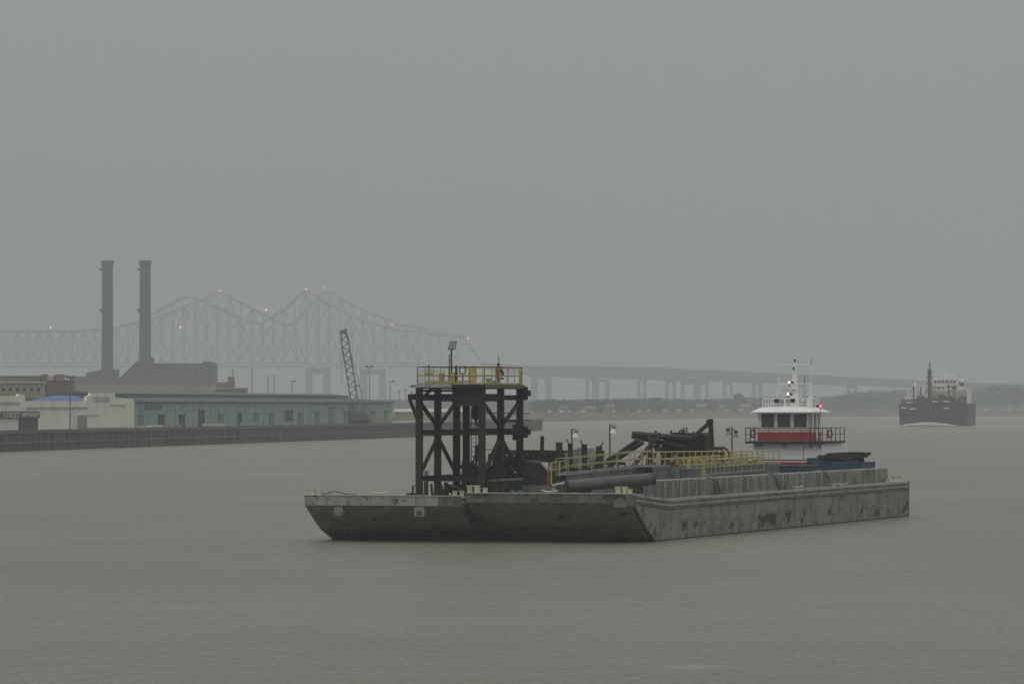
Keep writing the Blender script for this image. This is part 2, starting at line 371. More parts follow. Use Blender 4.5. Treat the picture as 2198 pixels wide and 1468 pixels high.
segs = [(t0, 0), (0, (WP[2]-WP[1]).length), ((WP[2]-WP[1]).length, TEND)]
for a, b in segs:
    A, B = wpt(a+.001), wpt(b-.001)
    def quad(name, s0, s1, z0, z1, mat):
        A0, B0, A1, B1 = wpt(a+.001, s0), wpt(b-.001, s0), wpt(a+.001, s1), wpt(b-.001, s1)
        prism(name, [(A0.x, A0.y, z0), (B0.x, B0.y, z0), (B1.x, B1.y, z0), (A1.x, A1.y, z0)], (0, 0, z1-z0), mat, wharf)
    quad('deck_slab', .35, 25, WZ-.5, WZ, 'concrete')
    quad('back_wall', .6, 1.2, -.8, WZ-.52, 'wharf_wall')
    quad('cap_beam', -.12, .33, WZ-.55, WZ+.12, 'wharf_cap')
    quad('fender_beam', -.06, .30, 1.5, 1.8, 'wharf_cap')
pm = None; n = 0; t = t0; vs = []; fs = []
while t < TEND:
    p = wpt(t, .32); d = (wpt(t+.1, .32)-p).normalized(); hw = .23 + random.uniform(-.05, .05); top_ = WZ-.57 - random.choice((0, 0, 0, .25))
    if n < 300:
        q = p + d*.01
        o = bar('pile', (p.x, p.y, -.8), (p.x, p.y, top_), hw*2, .36, 'wharf_pile', wharf, roll=R(9))
    else:
        nn = Vector((-d.y, d.x, 0)); k = len(vs)
        for z in (-.8, top_):
            for sa, sb in ((-1, -1), (1, -1), (1, 1), (-1, 1)):
                v = p + d*hw*sa + nn*.18*sb; vs.append((v.x, v.y, z))
        fs += [(k, k+1, k+5, k+4), (k+1, k+2, k+6, k+5), (k+2, k+3, k+7, k+6), (k+3, k, k+4, k+7), (k+4, k+5, k+6, k+7)]
    n += 1; t += .93 + random.uniform(-.05, .05)
o = mesh('far_piles', vs, fs, 'wharf_pile', wharf, recalc=False); o['kind'] = 'stuff'

# a frame that runs along the wharf: x = along, y = inland, z = up
def wframe(t, s):
    p = wpt(t, s); d = (wpt(t+.5, s)-p).normalized(); n = Vector((-d.y, d.x, 0))
    return Matrix(((d.x, n.x, 0, p.x), (d.y, n.y, 0, p.y), (0, 0, 1, 0), (0, 0, 0, 1)))
# white stucco terminal ------------------------------------------------
S0 = 5.0; tA = wt(-30, S0); FR = wframe(tA, S0)
def tx(px): return wt(px, S0) - tA
def tz(py, px): return wz(py, px, S0)
whb = thing('terminal_building', 'white stucco wharf building with stepped parapet tower and dark doorway', 'building', (0, 0, WZ))
prof = [(-30, 850), (40, 850), (41, 846), (53, 846), (54, 861), (186, 861), (187, 850), (194, 849), (195, 843), (247, 843), (248, 854), (268, 854), (269, 856), (286, 856)]
poly = [(tx(-30), 0, WZ)] + [(tx(a), 0, tz(b, a)) for a, b in prof] + [(tx(286), 0, WZ)]
prism('wall', poly, (0, .6, 0), 'stucco', whb)
box('rear_body', (tx(-30), .603, WZ), (tx(285), 13, 8.7), 'stucco', whb)
for px_ in (41, 53, 187, 195, 247, 286): box('parapet_return', (tx(px_)-.5, .602, 8.702), (tx(px_)-.1, 1.6, tz(864, px_)), 'stucco', whb)
for (a, b, y0, y1, pr) in ((-30, 40, 862, 865, .18), (54, 187, 873.5, 875, .2), (54, 187, 877, 879, .12), (198, 236, 852, 854, .2), (201, 234, 858, 860, .25), (236, 286, 868, 870.5, .18), (-30, 40, 868, 869, .1)):
    box('cornice', (tx(a), -pr, tz(y1, a)), (tx(b), -.003, tz(y0, a)), 'stucco_trim', whb)
for a, b in ((40, 53), (270, 286), (79, 86), (158, 164)):
    box('pilaster', (tx(a), -.25, WZ), (tx(b), -.004, tz(859 if a in (40, 270) else 880, a)), 'stucco', whb)
d_ = box('doorway', (tx(40), -.3, WZ), (tx(79), -.006, tz(897, 60)), 'door_dark', whb)
d2 = box('roller_door', (tx(164), -.12, WZ), (tx(186), -.006, tz(893, 175)), 'door_pale', whb)
for k in range(5): box('slat', (tx(164.5), -.15, WZ+.3+k*.55), (tx(185.5), -.122, WZ+.36+k*.55), 'stucco_trim', d2)
box('lintel', (tx(160), -.2, tz(892.6, 175)), (tx(210), -.004, tz(890.5, 175)), 'stucco_trim', whb)
box('door_sill', (tx(187), -.2, WZ), (tx(270), -.004, WZ+.35), 'stucco_trim', whb)
sg = box('sign_board', (tx(-30), -.55, tz(897.5, 30)), (tx(80), -.31, tz(883, 30)), 'sign_band', whb)
cu = bpy.data.curves.new('lettering', 'FONT'); cu.body = 'STREET WHARF'; cu.size = 1.0; cu.extrude = .02; cu.align_x = 'LEFT'; cu.materials.append(MT['lettering'])
to = bpy.data.objects.new('lettering', cu)
bw = tx(77.5) - tx(1.0)
bpy.context.view_layer.update()
tmpw = 8.4
Mx = FR @ Matrix.Translation((tx(1.0), -.58, tz(895.6, 30))) @ Matrix.Rotation(R(90), 4, 'X') @ Matrix.Diagonal((bw/tmpw, 1.42, 1, 1))
link(to, sg, Mx)
bpy.context.view_layer.update()
if to.dimensions.x > 0:
    natural = max(v[0] for v in to.bound_box)
    to.matrix_basis = FR @ Matrix.Translation((tx(1.0), -.58, tz(895.6, 30))) @ Matrix.Rotation(R(90), 4, 'X') @ Matrix.Diagonal((bw/natural, 1.42, 1, 1)); WM[to.name] = to.matrix_basis.copy()
dg = bpy.context.evaluated_depsgraph_get(); tm = bpy.data.meshes.new_from_object(to.evaluated_get(dg)); tmx = WM[to.name].copy()
bpy.data.objects.remove(to, do_unlink=True)
if not tm.materials: tm.materials.append(MT['lettering'])
link(bpy.data.objects.new('lettering', tm), sg, tmx)
# blue hipped roof behind the parapet
FRs = FR; FR = ID; Dh = 1046.0
def hx_(px, D=Dh): return (px-CX)/FPX*D
def hz_(py, D=Dh): return CAMH-(py-HY)*D/FPX
br = thing('blue_roof_hall', 'low hall with faded blue hipped roof behind white parapet', 'building', (hx_(120), Dh, WZ))
b0, b1 = hx_(50), hx_(190); e = hz_(862.5); h_ = hz_(848.5, Dh+10)
box('wall', (b0+.8, Dh+.8, WZ), (b1-.8, Dh+19, e-.02), 'stucco', br)
mesh('roof', [(b0, Dh, e), (b1, Dh, e), (b1, Dh+20, e), (b0, Dh+20, e), (b0+5.8, Dh+10, h_), (b1-4.2, Dh+10, h_)], [(0, 1, 5, 4), (1, 2, 5), (2, 3, 4, 5), (3, 0, 4), (0, 1, 2, 3)], 'blue_roof', br)
FR = FRs
# light pole before it
lp = thing('light_pole', 'dark tall pole with crossarm before white stucco building', 'pole', (tx(120), -3, WZ))
rod('shaft', (tx(120), -3, WZ), (tx(120), -3, tz(806, 120)), .13, 'crane_steel', lp, 'cyl8')
bar('crossarm', (tx(112), -3, tz(811, 120)), (tx(128), -3, tz(811, 120)), .2, .25, 'crane_steel', lp)
for a in (113, 127): box('lamp', (tx(a)-.35, -3.3, tz(811, 120)+.13), (tx(a)+.35, -2.7, tz(808, 120)+.15), 'crane_steel', lp)

# teal warehouse --------------------------------------------------------
S1 = 6.0; tB = wt(288, S1); FR = wframe(tB, S1)
def tx(px): return wt(px, S1) - tB
LW = tx(842); eav = 10.15
wh = thing('teal_warehouse', 'long pale teal warehouse with grey roof and row of doors', 'warehouse', (0, 0, WZ))
box('wall', (0, 0, WZ), (LW, 26, eav), 'teal_wall', wh)
mesh('roof', [(-.5, -.7, eav+.02), (LW+.4, -.7, eav+.02), (LW+.4, 26.5, eav+.02), (-.5, 26.5, eav+.02), (-.5, 13, eav+.75), (LW+.4, 13, eav+.75)], [(0, 1, 5, 4), (3, 4, 5, 2), (0, 4, 3), (1, 2, 5), (0, 1, 2, 3)], 'roof_grey', wh)
M1 = wt(748, S1+8) - tB
box('monitor_wall', (1, 8, eav+.3), (M1, 18, eav+1.35), 'teal_wall', wh)
mesh('monitor_roof', [(.2, 7.2, eav+1.36), (M1+.8, 7.2, eav+1.36), (M1+.8, 18.8, eav+1.36), (.2, 18.8, eav+1.36), (.2, 13, eav+1.9), (M1+.8, 13, eav+1.9)], [(0, 1, 5, 4), (3, 4, 5, 2), (0, 4, 3), (1, 2, 5), (0, 1, 2, 3)], 'roof_grey', wh)
box('eave_trim', (-.3, -.75, eav-.42), (LW+.3, -.003, eav-.03), 'teal_trim', wh)
box('gutter_shadow_strip', (-.2, -.2, eav-.85), (LW+.2, -.004, eav-.45), 'roof_grey', wh)  # dark strip on the wall, coloured as the shadow under the gutter
for px in list(range(300, 842, 19)):
    x = tx(px); box('pilaster', (x-.18, -.16, WZ), (x+.18, -.005, eav-.86), 'teal_trim' if px % 2 else 'teal_wall', wh)
for px, w_, y0, m_ in ((302, 11, 893, 'door_mid'), (345.5, 13, 892, 'door_dark'), (390, 12, 891, 'door_dark'), (432, 12, 880, 'door_dark'), (473, 10, 890, 'door_mid'), (513.5, 9, 888, 'door_dark'), (549, 9, 888, 'door_mid'), (583, 9, 888, 'door_mid'), (645, 11, 887, 'door_mid'), (680, 9, 886, 'door_mid'), (710, 9, 876, 'door_mid'), (741, 8, 885, 'door_mid'), (799, 8, 884, 'door_mid'), (828, 7, 883, 'door_mid')):
    zt = wz(y0, px, S1); x0, x1 = tx(px-w_/2), tx(px+w_/2)
    dr = box('door', (x0, -.22, WZ), (x1, -.006, zt), m_, wh)
    box('door_hood', (x0-.3, -.5, zt), (x1+.3, -.007, zt+.22), 'roof_grey', dr)
zt, zb = wz(879.5, 618, S1), wz(904, 618, S1)
wi = box('window', (tx(609), -.1, zb), (tx(628), -.006, zt), 'door_dark', wh)
for a in (609, 628): box('window_frame', (tx(a)-.2, -.25, zb-.2), (tx(a)+.2, -.007, zt+.2), 'teal_trim', wi)
pl = box('wall_panel', (tx(310), -.08, wz(880, 330, S1)), (tx(347), -.0065, wz(868, 330, S1)), 'roof_grey', wh)
box('window', (tx(413), -.1, wz(895, 415, S1)), (tx(419), -.0062, wz(888, 415, S1)), 'band_pale', wh)
# pale lorries and stacks on the apron between the wharf edge and the warehouse
k = 0
for px, w_, y0, mt, lb, nm, ct in ((307, 22, 913, 'cream_wall', 'low tan tarpaulin heap beside white building corner', 'tarpaulin_heap', 'heap'), (330, 26, 912, 'band_pale', 'pale grey low flatbed load before first dark warehouse door', 'pallet_stack', 'cargo'), (372, 20, 911, 'cream_wall', 'tan crate stack between two dark warehouse doors', 'pallet_stack', 'cargo'), (458, 36, 909.5, 'band_pale', 'pale pallet stack right of tallest warehouse door', 'pallet_stack', 'cargo'), (533, 26, 907, 'teal_trim', 'pale stack before warehouse door left of its big window', 'pallet_stack', 'cargo'), (812, 14, 896.5, 'cream_wall', 'tan crate stack right of crawler crane', 'pallet_stack', 'cargo')):
    x0, x1 = wt(px-w_/2, 2.6)-tB, wt(px+w_/2, 2.6)-tB; zt = CAMH-(y0-HY)*wpt(wt(px, 2.6), 2.6).y/FPX; zt = max(zt, WZ+.5)
    th = thing(nm, lb, ct, (x0, -3.4, WZ))
    if nm == 'tarpaulin_heap':
        mm = (x0+x1)/2
        mesh('cover', [(x0, -4.4, WZ), (x1, -4.4, WZ), (x1, -2.2, WZ), (x0, -2.2, WZ), (x0+.5, -3.7, zt-.2), (mm, -3.8, zt), (x1-.5, -3.7, zt-.3), (x1-.5, -2.8, zt-.3), (mm, -2.7, zt), (x0+.5, -2.8, zt-.2)], [(0, 1, 6, 5, 4), (1, 2, 7, 6), (2, 3, 9, 8, 7), (3, 0, 4, 9), (4, 5, 8, 9), (5, 6, 7, 8)], mt, th)
    else:
        nb = max(2, int((x1-x0)/1.6)); sw = (x1-x0)/nb
        for i in range(nb):
            box('pallet', (x0+i*sw+.04, -4.3, WZ), (x0+(i+1)*sw-.04, -2.7, WZ+.14), 'bark', th)
            box('crate', (x0+i*sw+.08, -4.25, WZ+.14), (x0+(i+1)*sw-.08, -2.75, zt - random.choice((0, 0, .18))), mt, th)

# crawler crane on the wharf -------------------------------------------
FR = ID
tc_ = wt(767, 4.0); cb = wpt(tc_, 4.0, WZ); Dc = cb.y
cr = thing('crawler_crane', 'dark crawler crane with tall lattice boom before teal warehouse', 'crane', cb)
def cp(px, py, dd=0): return W(px, py, Dc+dd)
for s in (-1.6, 1.6):
    tr = prism('crawler_track', [(cb.x-3.4, Dc+s-.4, WZ+.3), (cb.x-2.9, Dc+s-.4, WZ), (cb.x+2.9, Dc+s-.4, WZ), (cb.x+3.4, Dc+s-.4, WZ+.3), (cb.x+3.4, Dc+s-.4, WZ+.8), (cb.x+2.9, Dc+s-.4, WZ+1.1), (cb.x-2.9, Dc+s-.4, WZ+1.1), (cb.x-3.4, Dc+s-.4, WZ+.8)], (0, .8, 0), 'rubber', cr)
bd = prism('machinery_house', [(cb.x-2.2, Dc-1.4, WZ+1.25), (cb.x+3.0, Dc-1.4, WZ+1.25), (cb.x+3.2, Dc-1.4, WZ+2.4), (cb.x+2.4, Dc-1.4, WZ+3.3), (cb.x-1.2, Dc-1.4, WZ+3.3), (cb.x-2.2, Dc-1.4, WZ+2.6)], (0, 2.8, 0), 'crane_steel', cr)
prism('cab', [(cb.x-3.0, Dc-2.2, WZ+1.4), (cb.x-1.5, Dc-2.2, WZ+1.4), (cb.x-1.5, Dc-2.2, WZ+3.2), (cb.x-2.6, Dc-2.2, WZ+3.2)], (0, 1.1, 0), 'crane_steel', cr)
foot = cp(766, 893); tip = cp(737, 712); half = .95
ax_, ay_, az_, ln_ = _axis(foot, tip); nseg = 22
def bpt(t, i, j):
    wd = half * (0.35 + 1.3*min(t/.18, 1)*.5 if t < .18 else 1.0) * (1.0 if t < .9 else 1-(t-.9)*2)
    return foot + ax_*(ln_*t) + ay_*wd*i + az_*wd*j
for i, j in ((-1, -1), (-1, 1), (1, -1), (1, 1)):
    for a, b in ((0, .18), (.18, .9), (.9, 1.0)): bar('boom_chord', bpt(a, i, j), bpt(b, i, j), .3, .3, 'crane_steel', cr)
for k in range(nseg):
    a, b = k/nseg, (k+1)/nseg
    for (i1, j1, i2, j2) in ((-1, -1, 1, -1), (-1, 1, 1, 1), (-1, -1, -1, 1), (1, -1, 1, 1)):
        if k % 2: i1, j1, i2, j2 = i2, j2, i1, j1
        bar('boom_lacing', bpt(a, i1, j1), bpt(b, i2, j2), .2, .2, 'crane_steel', cr)
prism('boom_head', [tip + Vector((-1.1, -.7, .1)), tip + Vector((.3, -.7, .6)), tip + Vector((1.1, -.7, .9)), tip + Vector((.6, -.7, -.6)), tip + Vector((-.7, -.7, -.5))], (0, 1.4, 0), 'crane_steel', cr)
mastt = cp(782, 868)
for s in (-.9, .9):
    bar('back_mast', (cb.x+1.5, Dc+s, WZ+3.2), (mastt.x, Dc+s*.6, mastt.z), .2, .2, 'crane_steel', cr)
    rod('pendant_line', (mastt.x, Dc+s*.6, mastt.z), tip + Vector((.5, s*.6, 0)), .05, 'crane_steel', cr, 'cyl8')
rod('hoist_line', tip + Vector((-.4, 0, 0)), (tip.x-.4, Dc, cp(0, 826).z), .04, 'crane_steel', cr, 'cyl8')
hb = cp(767, 829); rod('boom_light_arm', cp(757, 829), cp(772, 829), .1, 'crane_steel', cr, 'cyl8'); box('boom_light', (hb.x-.6, Dc-.4, hb.z), (hb.x+.6, Dc+.4, hb.z+.5), 'galv', cr)

# cream block at the left edge, behind the terminal ----------------------
FR = ID; Dk = 1230.0
def kx(px, D=Dk): return (px-CX)/FPX*D
def kz(py, D=Dk): return CAMH-(py-HY)*D/FPX
ck = thing('cream_block', 'cream flat-roofed block at left edge behind white wharf building', 'building', (kx(30), Dk, WZ))
box('wall', (kx(-60), Dk, WZ), (kx(96), Dk+30, kz(822)), 'cream_wall', ck)
box('upper_storey', (kx(-60), Dk+6, kz(822)), (kx(80), Dk+28, kz(807)), 'house_wall', ck)
for a, b, y0, y1 in ((-60, 97, 819, 822), (-60, 81, 804.5, 807)): box('parapet_band', (kx(a), Dk-(.5 if y0 > 810 else -5.5), kz(y1)+.003), (kx(b), Dk+(30.4 if y0 > 810 else 28.4), kz(y0)), 'band_pale', ck)
for px in range(4, 92, 15): 
    wn = box('window', (kx(px), Dk-.06, kz(841)), (kx(px+7), Dk-.004, kz(832)), 'door_dark', ck); box('window_sill', (kx(px)-.15, Dk-.2, kz(842.5)), (kx(px+7)+.15, Dk-.005, kz(841.2)), 'band_pale', wn)
ct2 = thing('roof_plant_tower', 'dark brown stair tower with rooftop plant beside cream block', 'building', (kx(110), Dk+2, WZ))
box('wall', (kx(97), Dk+2, WZ), (kx(143), Dk+24, kz(816)), 'brick_far', ct2)
for a, b, y0 in ((82, 92, 803), (95, 108, 806), (112, 127, 803)): box('plant_unit', (kx(a), Dk+8, kz(816.5)), (kx(b), Dk+16, kz(y0)), 'brick_far' if a != 95 else 'galv', ct2)
box('parapet_band', (kx(96.5), Dk+1.7, kz(816)), (kx(143.5), Dk+24.3, kz(815)), 'stucco_trim', ct2)
# low brick sheds behind the teal warehouse
Ds = 1750.0
bs = thing('brick_shed', 'low red brick sheds rising behind teal warehouse roof', 'building', (kx(480, Ds), Ds, WZ))
box('wall', (kx(462, Ds), Ds, WZ), (kx(522, Ds), Ds+30, kz(834, Ds)), 'brick_far', bs)
box('tower_block', (kx(464, Ds), Ds+3, kz(834.2, Ds)), (kx(498, Ds), Ds+20, kz(820, Ds)), 'brick_far', bs)
box('parapet_band', (kx(461, Ds), Ds-.4, kz(834, Ds)), (kx(523, Ds), Ds+30.5, kz(832, Ds)), 'stucco_trim', bs)
rod('vent_stack', (kx(494, Ds), Ds+6, kz(820, Ds)), (kx(494, Ds), Ds+6, kz(808, Ds)), 1.2, 'brick_far', bs)
Dl = 1560.0
ls = thing('beige_shed', 'low beige shed at the right end of teal warehouse', 'building', (kx(870, Dl), Dl, WZ))
box('wall', (kx(848, Dl), Dl, WZ), (kx(1000, Dl), Dl+14, kz(884, Dl)), 'cream_wall', ls)
mesh('roof', [(kx(846, Dl), Dl-.6, kz(884, Dl)), (kx(1002, Dl), Dl-.6, kz(884, Dl)), (kx(1002, Dl), Dl+14.6, kz(884, Dl)), (kx(846, Dl), Dl+14.6, kz(884, Dl)), (kx(846, Dl), Dl+7, kz(877, Dl)), (kx(1002, Dl), Dl+7, kz(877, Dl))], [(0, 1, 5, 4), (3, 4, 5, 2), (0, 4, 3), (1, 2, 5), (0, 1, 2, 3)], 'band_pale', ls)
# poles along the left bank
for i, (px, yt, D, lb, arms) in enumerate(((500, 792, 1900, 'thin grey pole rising beside low brick sheds', 0), (541, 790, 1900, 'thin grey pole between brick sheds and bridge pier', 0), (575, 806, 1800, 'shorter thin pole left of lone lamp post', 0), (588, 806, 1800, 'second shorter thin pole just left of lone lamp post', 0), (627, 817, 1700, 'small lamp post above teal warehouse roof', 1), (793, 786, 1480, 'tall twin-lamp pole right of crane boom', 2), (838, 817, 1500, 'thin mast above right end of teal warehouse', 1), (857, 838, 1600, 'first thin mast beyond right end of teal warehouse', 0), (870, 835, 1600, 'second thin mast beyond right end of teal warehouse', 0), (883, 838, 1600, 'thin mast beside left leg of steel tower', 0))):
    x = kx(px, D); tp = thing('mast_pole', lb, 'pole', (x, D, WZ)); rod('shaft', (x, D, WZ), (x, D, kz(yt, D)), .22 if i < 4 else .16, 'bridge_steel', tp, 'cyl8')
    zt = kz(yt, D)
    bar('crossarm', (x-.9, D, zt-.4), (x+.9, D, zt-.4), .15, .2, 'bridge_steel', tp)
    for s in ((1,) if arms == 1 else (-1, 1) if arms else ()): box('lamp', (x+s*.9-.45, D-.3, zt-.3), (x+s*.9+.45, D+.3, zt+.1), 'crane_steel', tp)

# power plant and chimneys ------------------------------------------------
Dp = 3080.0
def stack(px0, px1, tipx, name_lbl, side):
    x0 = kx(px0, Dp); x1 = kx(tipx, Dp); zt = kz(559, Dp)
    c = thing('chimney', name_lbl, 'chimney', (x0, Dp, WZ), 'twin power plant chimneys')
    zs = WZ; r0, r1 = 3.75, 3.35
    lathe('shaft', (x0, Dp, 0), [(r0+.5, WZ), (r0+.1, WZ+8), (r0*.6+r1*.4, 60), (r1, zt-3.5)], 'chimney_brick', c, 24)
    lathe('cap', (x0, Dp, 0), [(r1+.05, zt-3.5), (r1+.65, zt-2.6), (r1+.65, zt-.6), (r1+.3, zt)], 'chimney_brick', c, 24)
    for zf in (.25, .5, .75): lathe('band', (x0, Dp, 0), [(r0*(1-zf)+r1*zf+.12, WZ+zf*(zt-WZ)-.5), (r0*(1-zf)+r1*zf+.12, WZ+zf*(zt-WZ)+.5)], 'chimney_brick', c, 24)
    for py in (577, 665): box('platform', (x0-r0-1.2, Dp-1, kz(py, Dp)-1.2), (x0-r1+.3, Dp+1, kz(py, Dp)+.6), 'chimney_brick', c)
    rod('ladder', (x0-1, Dp-r0-.6, WZ), (x0-1, Dp-r1-.6, zt-3), .25, 'plant_wall', c, 'cyl8')
stack(230.5, 0, 0, 'left one of two tall dark brick chimneys', -1)
stack(311.5, 0, 0, 'right one of two tall dark brick chimneys, above sloping flue', 1)
Dq = 3115.0
pp = thing('power_plant', 'hulking dark power plant with sloping flue beneath two chimneys', 'building', (kx(350, Dq), Dq, WZ))
def pprism(name, pts, d, mat='plant_wall', D=Dq): return prism(name, [(kx(a, D), D, kz(b, D) if b < 900 else WZ) for a, b in pts], (0, d, 0), mat, pp)
pprism('turbine_hall', [(328, 999), (328, 780), (432, 780), (437, 776), (450, 776), (455, 782), (455, 999)], 60)
pprism('flue_ramp', [(248, 999), (252, 815), (297, 772), (303, 766), (324, 766), (324, 999)], 30, D=Dq+12)
pprism('boiler_house', [(152, 999), (152, 808), (184, 808), (184, 800), (205, 796), (222, 792), (243, 792), (243, 815), (251.5, 815), (251.5, 999)], 50, D=Dq+14)
pprism('annex', [(140, 999), (140, 823), (470, 828), (470, 838), (480, 838), (480, 999)], 20, 'brick_far', D=Dq-60)
for y0 in (790, 800, 812): box('ledge', (kx(326, Dq), Dq-1, kz(y0, Dq)), (kx(456, Dq), Dq-.05, kz(y0-2, Dq)), 'plant_wall', pp)
for i in range(9):
    px = 334+i*13; wn = box('window', (kx(px, Dq), Dq-.4, kz(799, Dq)), (kx(px+5, Dq), Dq-.06, kz(793, Dq)), 'door_mid', pp)

# cantilever bridges --------------------------------------------------------
def bridge(label, shift, Db, topc, zoff, bead, lblgrp, lefte):
    """topc: (photo column, photo row) of top chord nodes"""
    bdg = thing('truss_bridge', label, 'bridge', (kx(500+shift, Db), Db, 0), lblgrp)
    def bx_(px): return kx(px, Db)
    def bz_(py): return kz(py, Db)
    def topy(px):
        px -= shift
        for (a, ya), (b, yb) in zip(topc[:-1], topc[1:]):
            if a <= px <= b: return ya + (yb-ya)*(px-a)/(b-a)
        return topc[0][1] if px < topc[0][0] else topc[-1][1]
    step = 24.0; xs = [lefte + i*step for i in range(int((1006-lefte)/step)+1)]
    bot = 780 + zoff
    for pl, yo in enumerate((0, 22)):
        nod = [(bx_(x), Db+yo, bz_(topy(x)+zoff), bz_(bot)) for x in xs]
        for i in range(len(nod)-1):
            a, b = nod[i], nod[i+1]
            bar('top_chord', (a[0], a[1], a[2]), (b[0], b[1], b[2]), 2.4, 3.0, 'bridge_steel', bdg)
            bar('bottom_chord', (a[0], a[1], a[3]), (b[0], b[1], b[3]), 1.4, 1.8, 'bridge_steel', bdg)
            tall = (a[2]+b[2])/2-a[3] > 60
            if tall:
                ma_, mb_ = (a[2]+a[3])/2, (b[2]+b[3])/2
                p_, q_ = ((a[3], mb_), (mb_, a[2])) if i % 2 else ((mb_, a[3]), (a[2], mb_))
                if i % 2:
                    bar('diagonal', (a[0], a[1], a[3]), (b[0], b[1], mb_), .9, .9, 'bridge_steel', bdg); bar('diagonal', (b[0], b[1], mb_), (a[0], a[1], a[2]), .9, .9, 'bridge_steel', bdg)
                else:
                    bar('diagonal', (b[0], b[1], b[3]), (a[0], a[1], ma_), .9, .9, 'bridge_steel', bdg); bar('diagonal', (a[0], a[1], ma_), (b[0], b[1], b[2]), .9, .9, 'bridge_steel', bdg)
            else:
                if i % 2: bar('diagonal', (a[0], a[1], a[3]), (b[0], b[1], b[2]), 1.1, 1.1, 'bridge_steel', bdg)
                else: bar('diagonal', (a[0], a[1], a[2]), (b[0], b[1], b[3]), 1.1, 1.1, 'bridge_steel', bdg)
            bar('post', (a[0], a[1], a[3]), (a[0], a[1], a[2]), .9, .9, 'bridge_steel', bdg)
        e_ = nod[-1]; bar('end_post', (e_[0], e_[1], e_[2]), (bx_(1034), Db+yo, bz_(bot)), 1.6, 1.8, 'bridge_steel', bdg)
    for i, x in enumerate(xs):
        bar('top_strut', (bx_(x), Db, bz_(topy(x)+zoff)), (bx_(x), Db+22, bz_(topy(x)+zoff)), .9, .9, 'bridge_steel', bdg)
    box('road_deck', (bx_(lefte), Db-2, bz_(bot+9)), (bx_(1034), Db+24, bz_(bot+5)), 'bridge_steel', bdg)
    for px, py, m_ in bead: ball('beacon_light', (bx_(px), Db-1.5, bz_(py)), .9, m_, bdg)
    return bdg
T1 = [(-40, 713), (150, 711), (240, 705), (290, 693), (335, 668), (405, 632), (470, 662), (530, 690), (560, 694), (600, 672), (655, 623), (700, 650), (760, 682), (840, 706), (960, 722), (1003, 727), (1010, 730)]
D1, D2 = 7000.0, 7160.0
bridge('nearer of two hazy grey cantilever truss bridges, peaks slightly left', 0, D1, T1, 0, [(471.5, 624, 'beacon'), (571, 665, 'beacon_pale'), (387, 702, 'beacon_pale'), (657, 620, 'beacon'), (108.5, 703, 'beacon_pale')], 'twin cantilever bridges', -40)
T2 = [(-80, 712), (130, 711), (215, 705), (270, 692), (330, 668), (418, 628), (470, 652), (560, 698), (590, 700), (640, 666), (641, 660), (642, 620), (700, 655), (790, 694), (900, 716), (950, 724), (970, 728)]
T2 = [(-100, 712), (130, 711), (200, 703), (260, 690), (330, 665), (418, 627), (480, 660), (555, 700), (585, 690), (641, 619), (700, 655), (790, 694), (900, 716), (956, 726)]
bridge('farther of two hazy grey cantilever truss bridges, peaks slightly right', 54, D2, T2, -1, [(697, 618.5, 'beacon'), (841, 695, 'beacon_pale'), (1004, 726, 'beacon')], 'twin cantilever bridges', -60)
# approach viaduct with girders and piers
ap = thing('approach_viaduct', 'long hazy bridge approach on portal piers sloping down right', 'bridge', (kx(1500, D1), D1, 0))
line = [(1034, 780, 792), (1120, 785, 805), (1250, 787, 811), (1400, 790, 815), (1550, 797, 820), (1700, 804, 824), (1850, 812, 828), (2000, 819, 834), (2300, 832, 846)]
for (a, ya, za), (b, yb, zb) in zip(line[:-1], line[1:]):
    prism('girder', [(kx(a, D1), D1, kz(ya, D1)), (kx(b, D1), D1, kz(yb, D1)), (kx(b, D1), D1, kz(zb, D1)), (kx(a, D1), D1, kz(za, D1))], (0, 26, 0), 'viaduct_steel', ap)
    prism('parapet', [(kx(a, D1), D1-.6, kz(ya-1.6, D1)), (kx(b, D1), D1-.6, kz(yb-1.6, D1)), (kx(b, D1), D1-.6, kz(yb+2, D1)), (kx(a, D1), D1-.6, kz(ya+2, D1))], (0, .5, 0), 'viaduct_pier', ap)
for px, y0, w_, leg in ((664, 790, 54, 15), (782, 792, 56, 15), (905, 792, 50, 13), (1162, 806, 44, 14), (1268, 809, 22, 8), (1293, 814, 30, 8), (1378, 812, 20, 7), (1440, 815, 24, 8), (1480, 818, 36, 8), (1510, 818, 24, 7), (1563, 819, 22, 7), (1626, 821, 22, 7), (1720, 823, 22, 7), (1830, 827, 22, 7)):
    z1 = kz(y0, D1); wm = w_*D1/FPX; lm = leg*D1/FPX; x = kx(px, D1)
    if px < 1000: x = kx(px+18, D1)
    pr = box('pier_beam', (x-wm/2, D1+4, z1-(12 if px < 1000 else 6)*D1/FPX), (x+wm/2, D1+20, z1-.02), 'viaduct_pier', ap)
    for s in (-1, 1):
        xx = x + s*(wm/2-lm/2); box('pier_leg', (xx-lm/2, D1+5, 3), (xx+lm/2, D1+19, z1-(12 if px < 1000 else 6)*D1/FPX-.02), 'viaduct_pier', ap)

